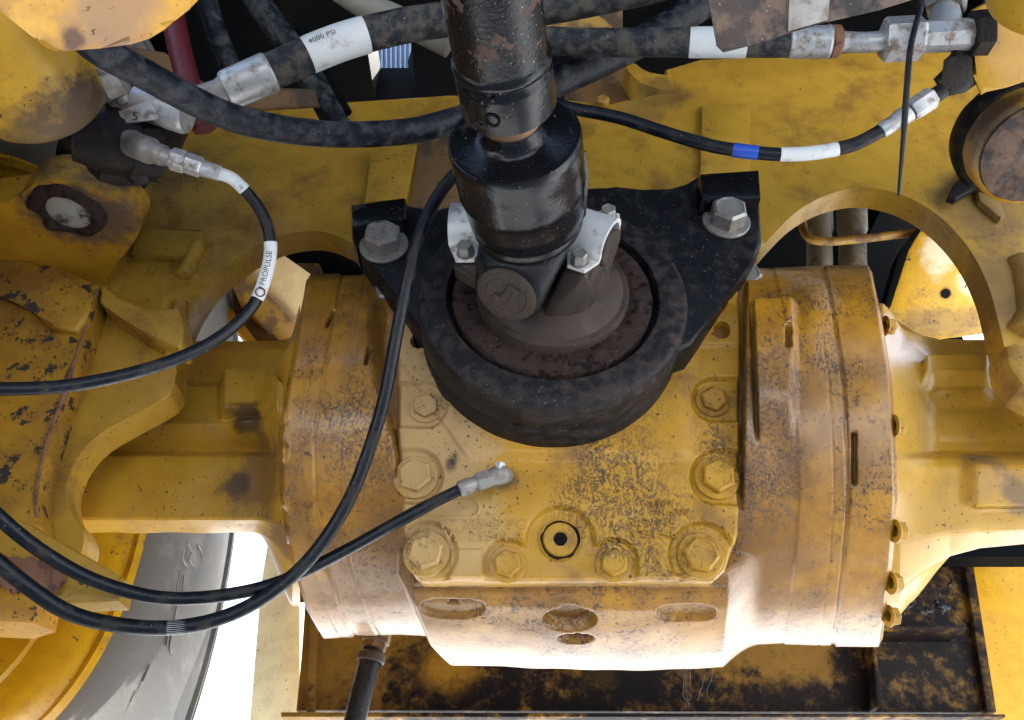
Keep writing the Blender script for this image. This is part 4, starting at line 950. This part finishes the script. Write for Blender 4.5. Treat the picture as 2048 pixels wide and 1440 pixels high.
for a in range(GY):
    for b in range(GX):
        x = 1770 + b * 3.4; y = 1085 + a * 4.2; e = min(a, b, GY - 1 - a, GX - 1 - b); q = Vector((x / 34, y / 24, 3.3))
        dz = -.012 + .022 * min(1, e / 6) * max(0, .35 + mnoise.fractal(q, 1, 2, 4) * .55) + .006 * mnoise.noise(q * 5)
        Vg[a, b] = onY(x, y, YB - dz)
place("oily_crust", grid_mesh("oily_crust", Vg, simple("oily black crust", (.006, .005, .008), .22, 0, (.03, .024, .02), .3, 30, .8)), bp)
sl_ = thing("flank_plate", "pale cream yellow panel edge left of the blackened belly panel", "panel", tuple(onY(560, 1300, 2.0)))
part("panel_sheet", slab(PY([(548, 1000), (522, 1170), (500, 1440), (496, 1520), (600, 1520), (600, 1000)], 1.98), (0, .05, 0), .004), M_cream, sl_, 30)
sr_ = thing("flank_plate", "bright yellow panel edge right of the blackened belly panel", "panel", tuple(onY(1990, 1250, 2.0)))
part("panel_sheet", slab(PY([(1915, 1000), (1932, 1088), (1996, 1436), (2010, 1520), (2400, 1520), (2400, 1000)], 1.96), (0, .05, 0), .004), M_bright, sr_, 30)
dh = thing("drain_hose", "short black hose with a silver clamp hanging under the housing", "hose", tuple(onY(730, 1360, 1.45)))
Q = lambda x, y: onY(x, y, 1.42)
part("rubber_tube", tube([Q(746, 1300), Q(735, 1340), Q(722, 1390), Q(708, 1450), Q(690, 1540)], 21 * 1.4 / F, 24), M_thin, dh)
part("hose_clamp", lathe([(.021, 0), (.024, .003), (.024, .014), (.021, .017)], frame_mat(Q(745, 1306), Q(735, 1345) - Q(746, 1300)), 24), M_iron, dh)
part("port_nut", lathe([(0, -.03), (.026, -.03), (.026, -.012), (.022, -.01), (.022, .0), (0, 0)], frame_mat(Q(748, 1298), Q(735, 1345) - Q(746, 1300)), 6), M_brown, dh)
bm = bmesh.new()
for k in range(5):
    x = random.uniform(1345, 1440); y = 1335; p = [onY(x + random.uniform(-8, 8) * j / 4 + 4 * math.sin(j * .8 + k), y + j * random.uniform(14, 22), 1.25 + .02 * j) for j in range(5)]
    add_tube(bm, [Vector(v) for v in smooth_path([tuple(v) for v in p], 3)], .0004, 5)
tag(part("dry_grass", bm, simple("dry grass stalks", (.035, .025, .015), .8, 0, (.1, .07, .04), .3, 60, 0), None, None), "dry grass stalks caught under the axle housing in front of the black panel", "grass", None, "stuff")

# ---------------------------------------------------------------- things seen through the holes
be = thing("frame_beam", "dusty yellow steel beam end seen through the left arched cutout", "beam", tuple(onY(570, 590, 1.5)))
YBm = 1.46
def BT(lst, dy): return [onY(x, y, 1.36 + (y - 500) / 150 * .16 + dy) for x, y in lst]
part("top_face", slab(BT([(470, 556), (555, 500), (622, 547), (644, 586), (606, 652), (598, 664)], 0), (0, .08, 0), .004), paint("dusty sunlit beam paint", (.84, .66, .34), .6, .35, gloss=.6, dustcol=(.72, .55, .32)), be, 30)  # pale base paints in sunlight on the dusty beam face
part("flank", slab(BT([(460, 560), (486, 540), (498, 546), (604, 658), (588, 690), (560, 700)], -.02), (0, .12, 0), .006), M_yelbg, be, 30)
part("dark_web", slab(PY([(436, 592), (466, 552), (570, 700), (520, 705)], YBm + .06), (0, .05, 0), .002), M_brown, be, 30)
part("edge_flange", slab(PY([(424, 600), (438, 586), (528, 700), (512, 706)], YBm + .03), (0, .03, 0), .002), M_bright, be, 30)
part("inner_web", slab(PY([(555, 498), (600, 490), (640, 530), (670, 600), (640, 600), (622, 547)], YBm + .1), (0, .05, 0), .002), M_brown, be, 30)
du = thing("duct_pair", "two grey sleeved ducts side by side behind the right arched cutout", "duct", tuple(onY(1670, 470, 1.3)))
for x0, wd in ((1640, 30), (1706, 32)):
    ax = (onY(x0 - 3, 380, 1.3) - onY(x0, 560, 1.3)); r_ = wd * 1.62 / F
    M_ = frame_mat(onY(x0, 560, 1.3), ax); ln_ = ax.length
    part("duct", lathe([(0, 0), (r_ * .92, 0), (r_ * .92, ln_ * .52), (r_ * 1.04, ln_ * .54), (r_ * 1.04, ln_ * 1.6)], M_, 32), M_grey, du)
yt = thing("yellow_pipe", "thin yellow pipe bent round the grey ducts", "pipe", tuple(onY(1700, 478, 1.24)))
part("pipe_run", tube([onY(*p) for p in smooth_path([(1602, 400, 1.26), (1604, 446, 1.25), (1616, 474, 1.24), (1648, 483, 1.24), (1720, 478, 1.24), (1830, 465, 1.24)], 6)], .0095, 16), M_yelbg, yt)
hb = thing("hanger_bracket", "bright worn yellow bracket with a round hole behind the right cutout", "bracket", tuple(onY(1880, 550, 1.35)))
YH = 1.30
hp = [(1855, 438), (1925, 430), (2010, 520), (2012, 640), (1970, 652), (1890, 662), (1800, 640), (1780, 612), (1815, 500)]
M_worn_glare = paint("worn paint with pale glare", (.62, .36, .02), .55, .8, .5, .2, gloss=.25, spots=[(onY(1880, 500, 1.247), .045, (.80, .72, .52), .85, (1, 1, .55)), (onY(1950, 560, 1.294), .04, (.75, .66, .48), .8), (onY(1880, 645, 1.36), .06, (.16, .10, .04), .6, (.5, 1, 2))])  # the two pale spots are white glare painted into the colour
part("bracket_plate", slab([onY(x, y, 1.20 + (y - 438) / 220 * .17) for x, y in hp], (0, .03, 0), .006), M_worn_glare, hb, 30)
hq = [onY(x, y, 1.20 + (y - 438) / 220 * .17) for x, y in ((1850, 600), (1850, 500), (1950, 600))]
part("bracket_hole", lathe([(.0125, -.001), (.0125, .0015), (.0105, .002), (.0105, -.001), (0, -.001)], frame_mat(onY(1891, 587, 1.20 + 149 / 220 * .17 - .0005), (hq[1] - hq[0]).cross(hq[2] - hq[0]).normalized()), 28), M_hole, hb)
part("side_flange", slab([onY(x, y, 1.195 + (y - 438) / 220 * .17) for x, y in [(1800, 500), (1850, 436), (1857, 437), (1816, 500), (1783, 610), (1768, 614)]], (0, .05, 0), .002), M_dark, hb, 30)
rad = thing("radiator_panel", "bluish ribbed radiator panel glimpsed through the gap left of the drive shaft", "radiator", tuple(onY(785, 130, 1.22)))
M_fin = simple("blue grey fins", (.20, .27, .36), .5, .2, (.10, .12, .15), .3, 20, .2)
part("core_plate", slab(PY([(715, 40), (850, 30), (850, 215), (715, 225)], 1.235), (0, .02, 0), .002), M_fin, rad, 30)
for k in range(13):
    x = 724 + k * 9.4; part("fin", slab(PY([(x, 44), (x + 3.6, 44), (x + 3.6, 216), (x, 216)], 1.218), (0, .016, 0), .001), M_fin, rad, 30)
rs_ = thing("red_hose", "dark red hose going down behind the corner guard", "hose", tuple(U(355, 110, 1.05)))
part("rubber_tube", tube([U(*p) for p in smooth_path([(322, -60, 1.1), (345, 30, 1.08), (362, 110, 1.06), (385, 190, 1.05), (410, 260, 1.05)], 6)], 23 * 1.06 / F, 20), M_red, rs_)
BG = "dim hoses behind the crossmember"
for nm, lab, pts, rp, mt in [("background_hose", "dim dark hose beside the red hose at the top", [(400, -60, 1.15), (425, 40, 1.15), (455, 120, 1.15), (500, 230, 1.15)], 20, M_rubber),
    ("background_hose", "dim grey hose slanting behind the 4000 PSI sleeve", [(470, -80, 1.2), (520, 10, 1.2), (600, 120, 1.2), (680, 260, 1.2)], 26, M_rubber),
    ("background_hose", "pale grey hose slanting down to the drive shaft at the top", [(640, -50, 1.1), (720, 5, 1.1), (800, 40, 1.1), (900, 90, 1.1)], 26, M_grey),
    ("background_hose", "dark hose rising to the right behind the level hose", [(1020, 205, 1.08), (1110, 165, 1.08), (1220, 115, 1.1), (1340, 50, 1.12), (1480, -40, 1.15)], 30, M_rubber),
    ("background_hose", "black hose dropping behind the left half of the crossmember top edge", [(600, 60, 1.22), (640, 140, 1.22), (690, 230, 1.22)], 16, M_dark)]:
    hose(nm, lab, pts, rp, mt, BG)
yb = thing("yellow_mount", "yellow mount piece above the level hose right of the shaft", "mount", tuple(U(1150, 40, 1.25)))
part("mount_plate", slab([U(x, y, 1.25) for x, y in [(1050, -10), (1190, -10), (1245, 10), (1246, 60), (1225, 60), (1060, 56)]], ray(1150, 40) * .03, .003), M_brown, yb, 30)
part("mount_face", slab([U(x, y, 1.235) for x, y in [(1060, 45), (1120, 38), (1190, 26), (1212, 42), (1226, 56), (1060, 56)]], ray(1150, 40) * .01, .002), M_yelbg, yb, 30)
part("mount_leg", slab([U(x, y, 1.25) for x, y in [(1074, 100), (1101, 100), (1101, 150), (1074, 150)]], ray(1090, 120) * .02, .002), M_yelbg, yb, 30)
# brown frame rail under the ferrule
fr = thing("inner_rail", "brown inner rail just above the crossmember edge on the left", "rail", tuple(U(560, 200, 1.1)))
part("rail_web", slab([U(x, y, 1.15) for x, y in [(235, 90), (330, 105), (440, 190), (400, 245), (200, 245), (188, 150)]], ray(300, 170) * .02, .004), M_brown, fr, 30)
part("rail_bar", slab([U(x, y, 1.12) for x, y in [(490, 190), (540, 176), (630, 178), (640, 215), (480, 225)]], ray(560, 200) * .04, .008, 3), M_brown, fr, 40)
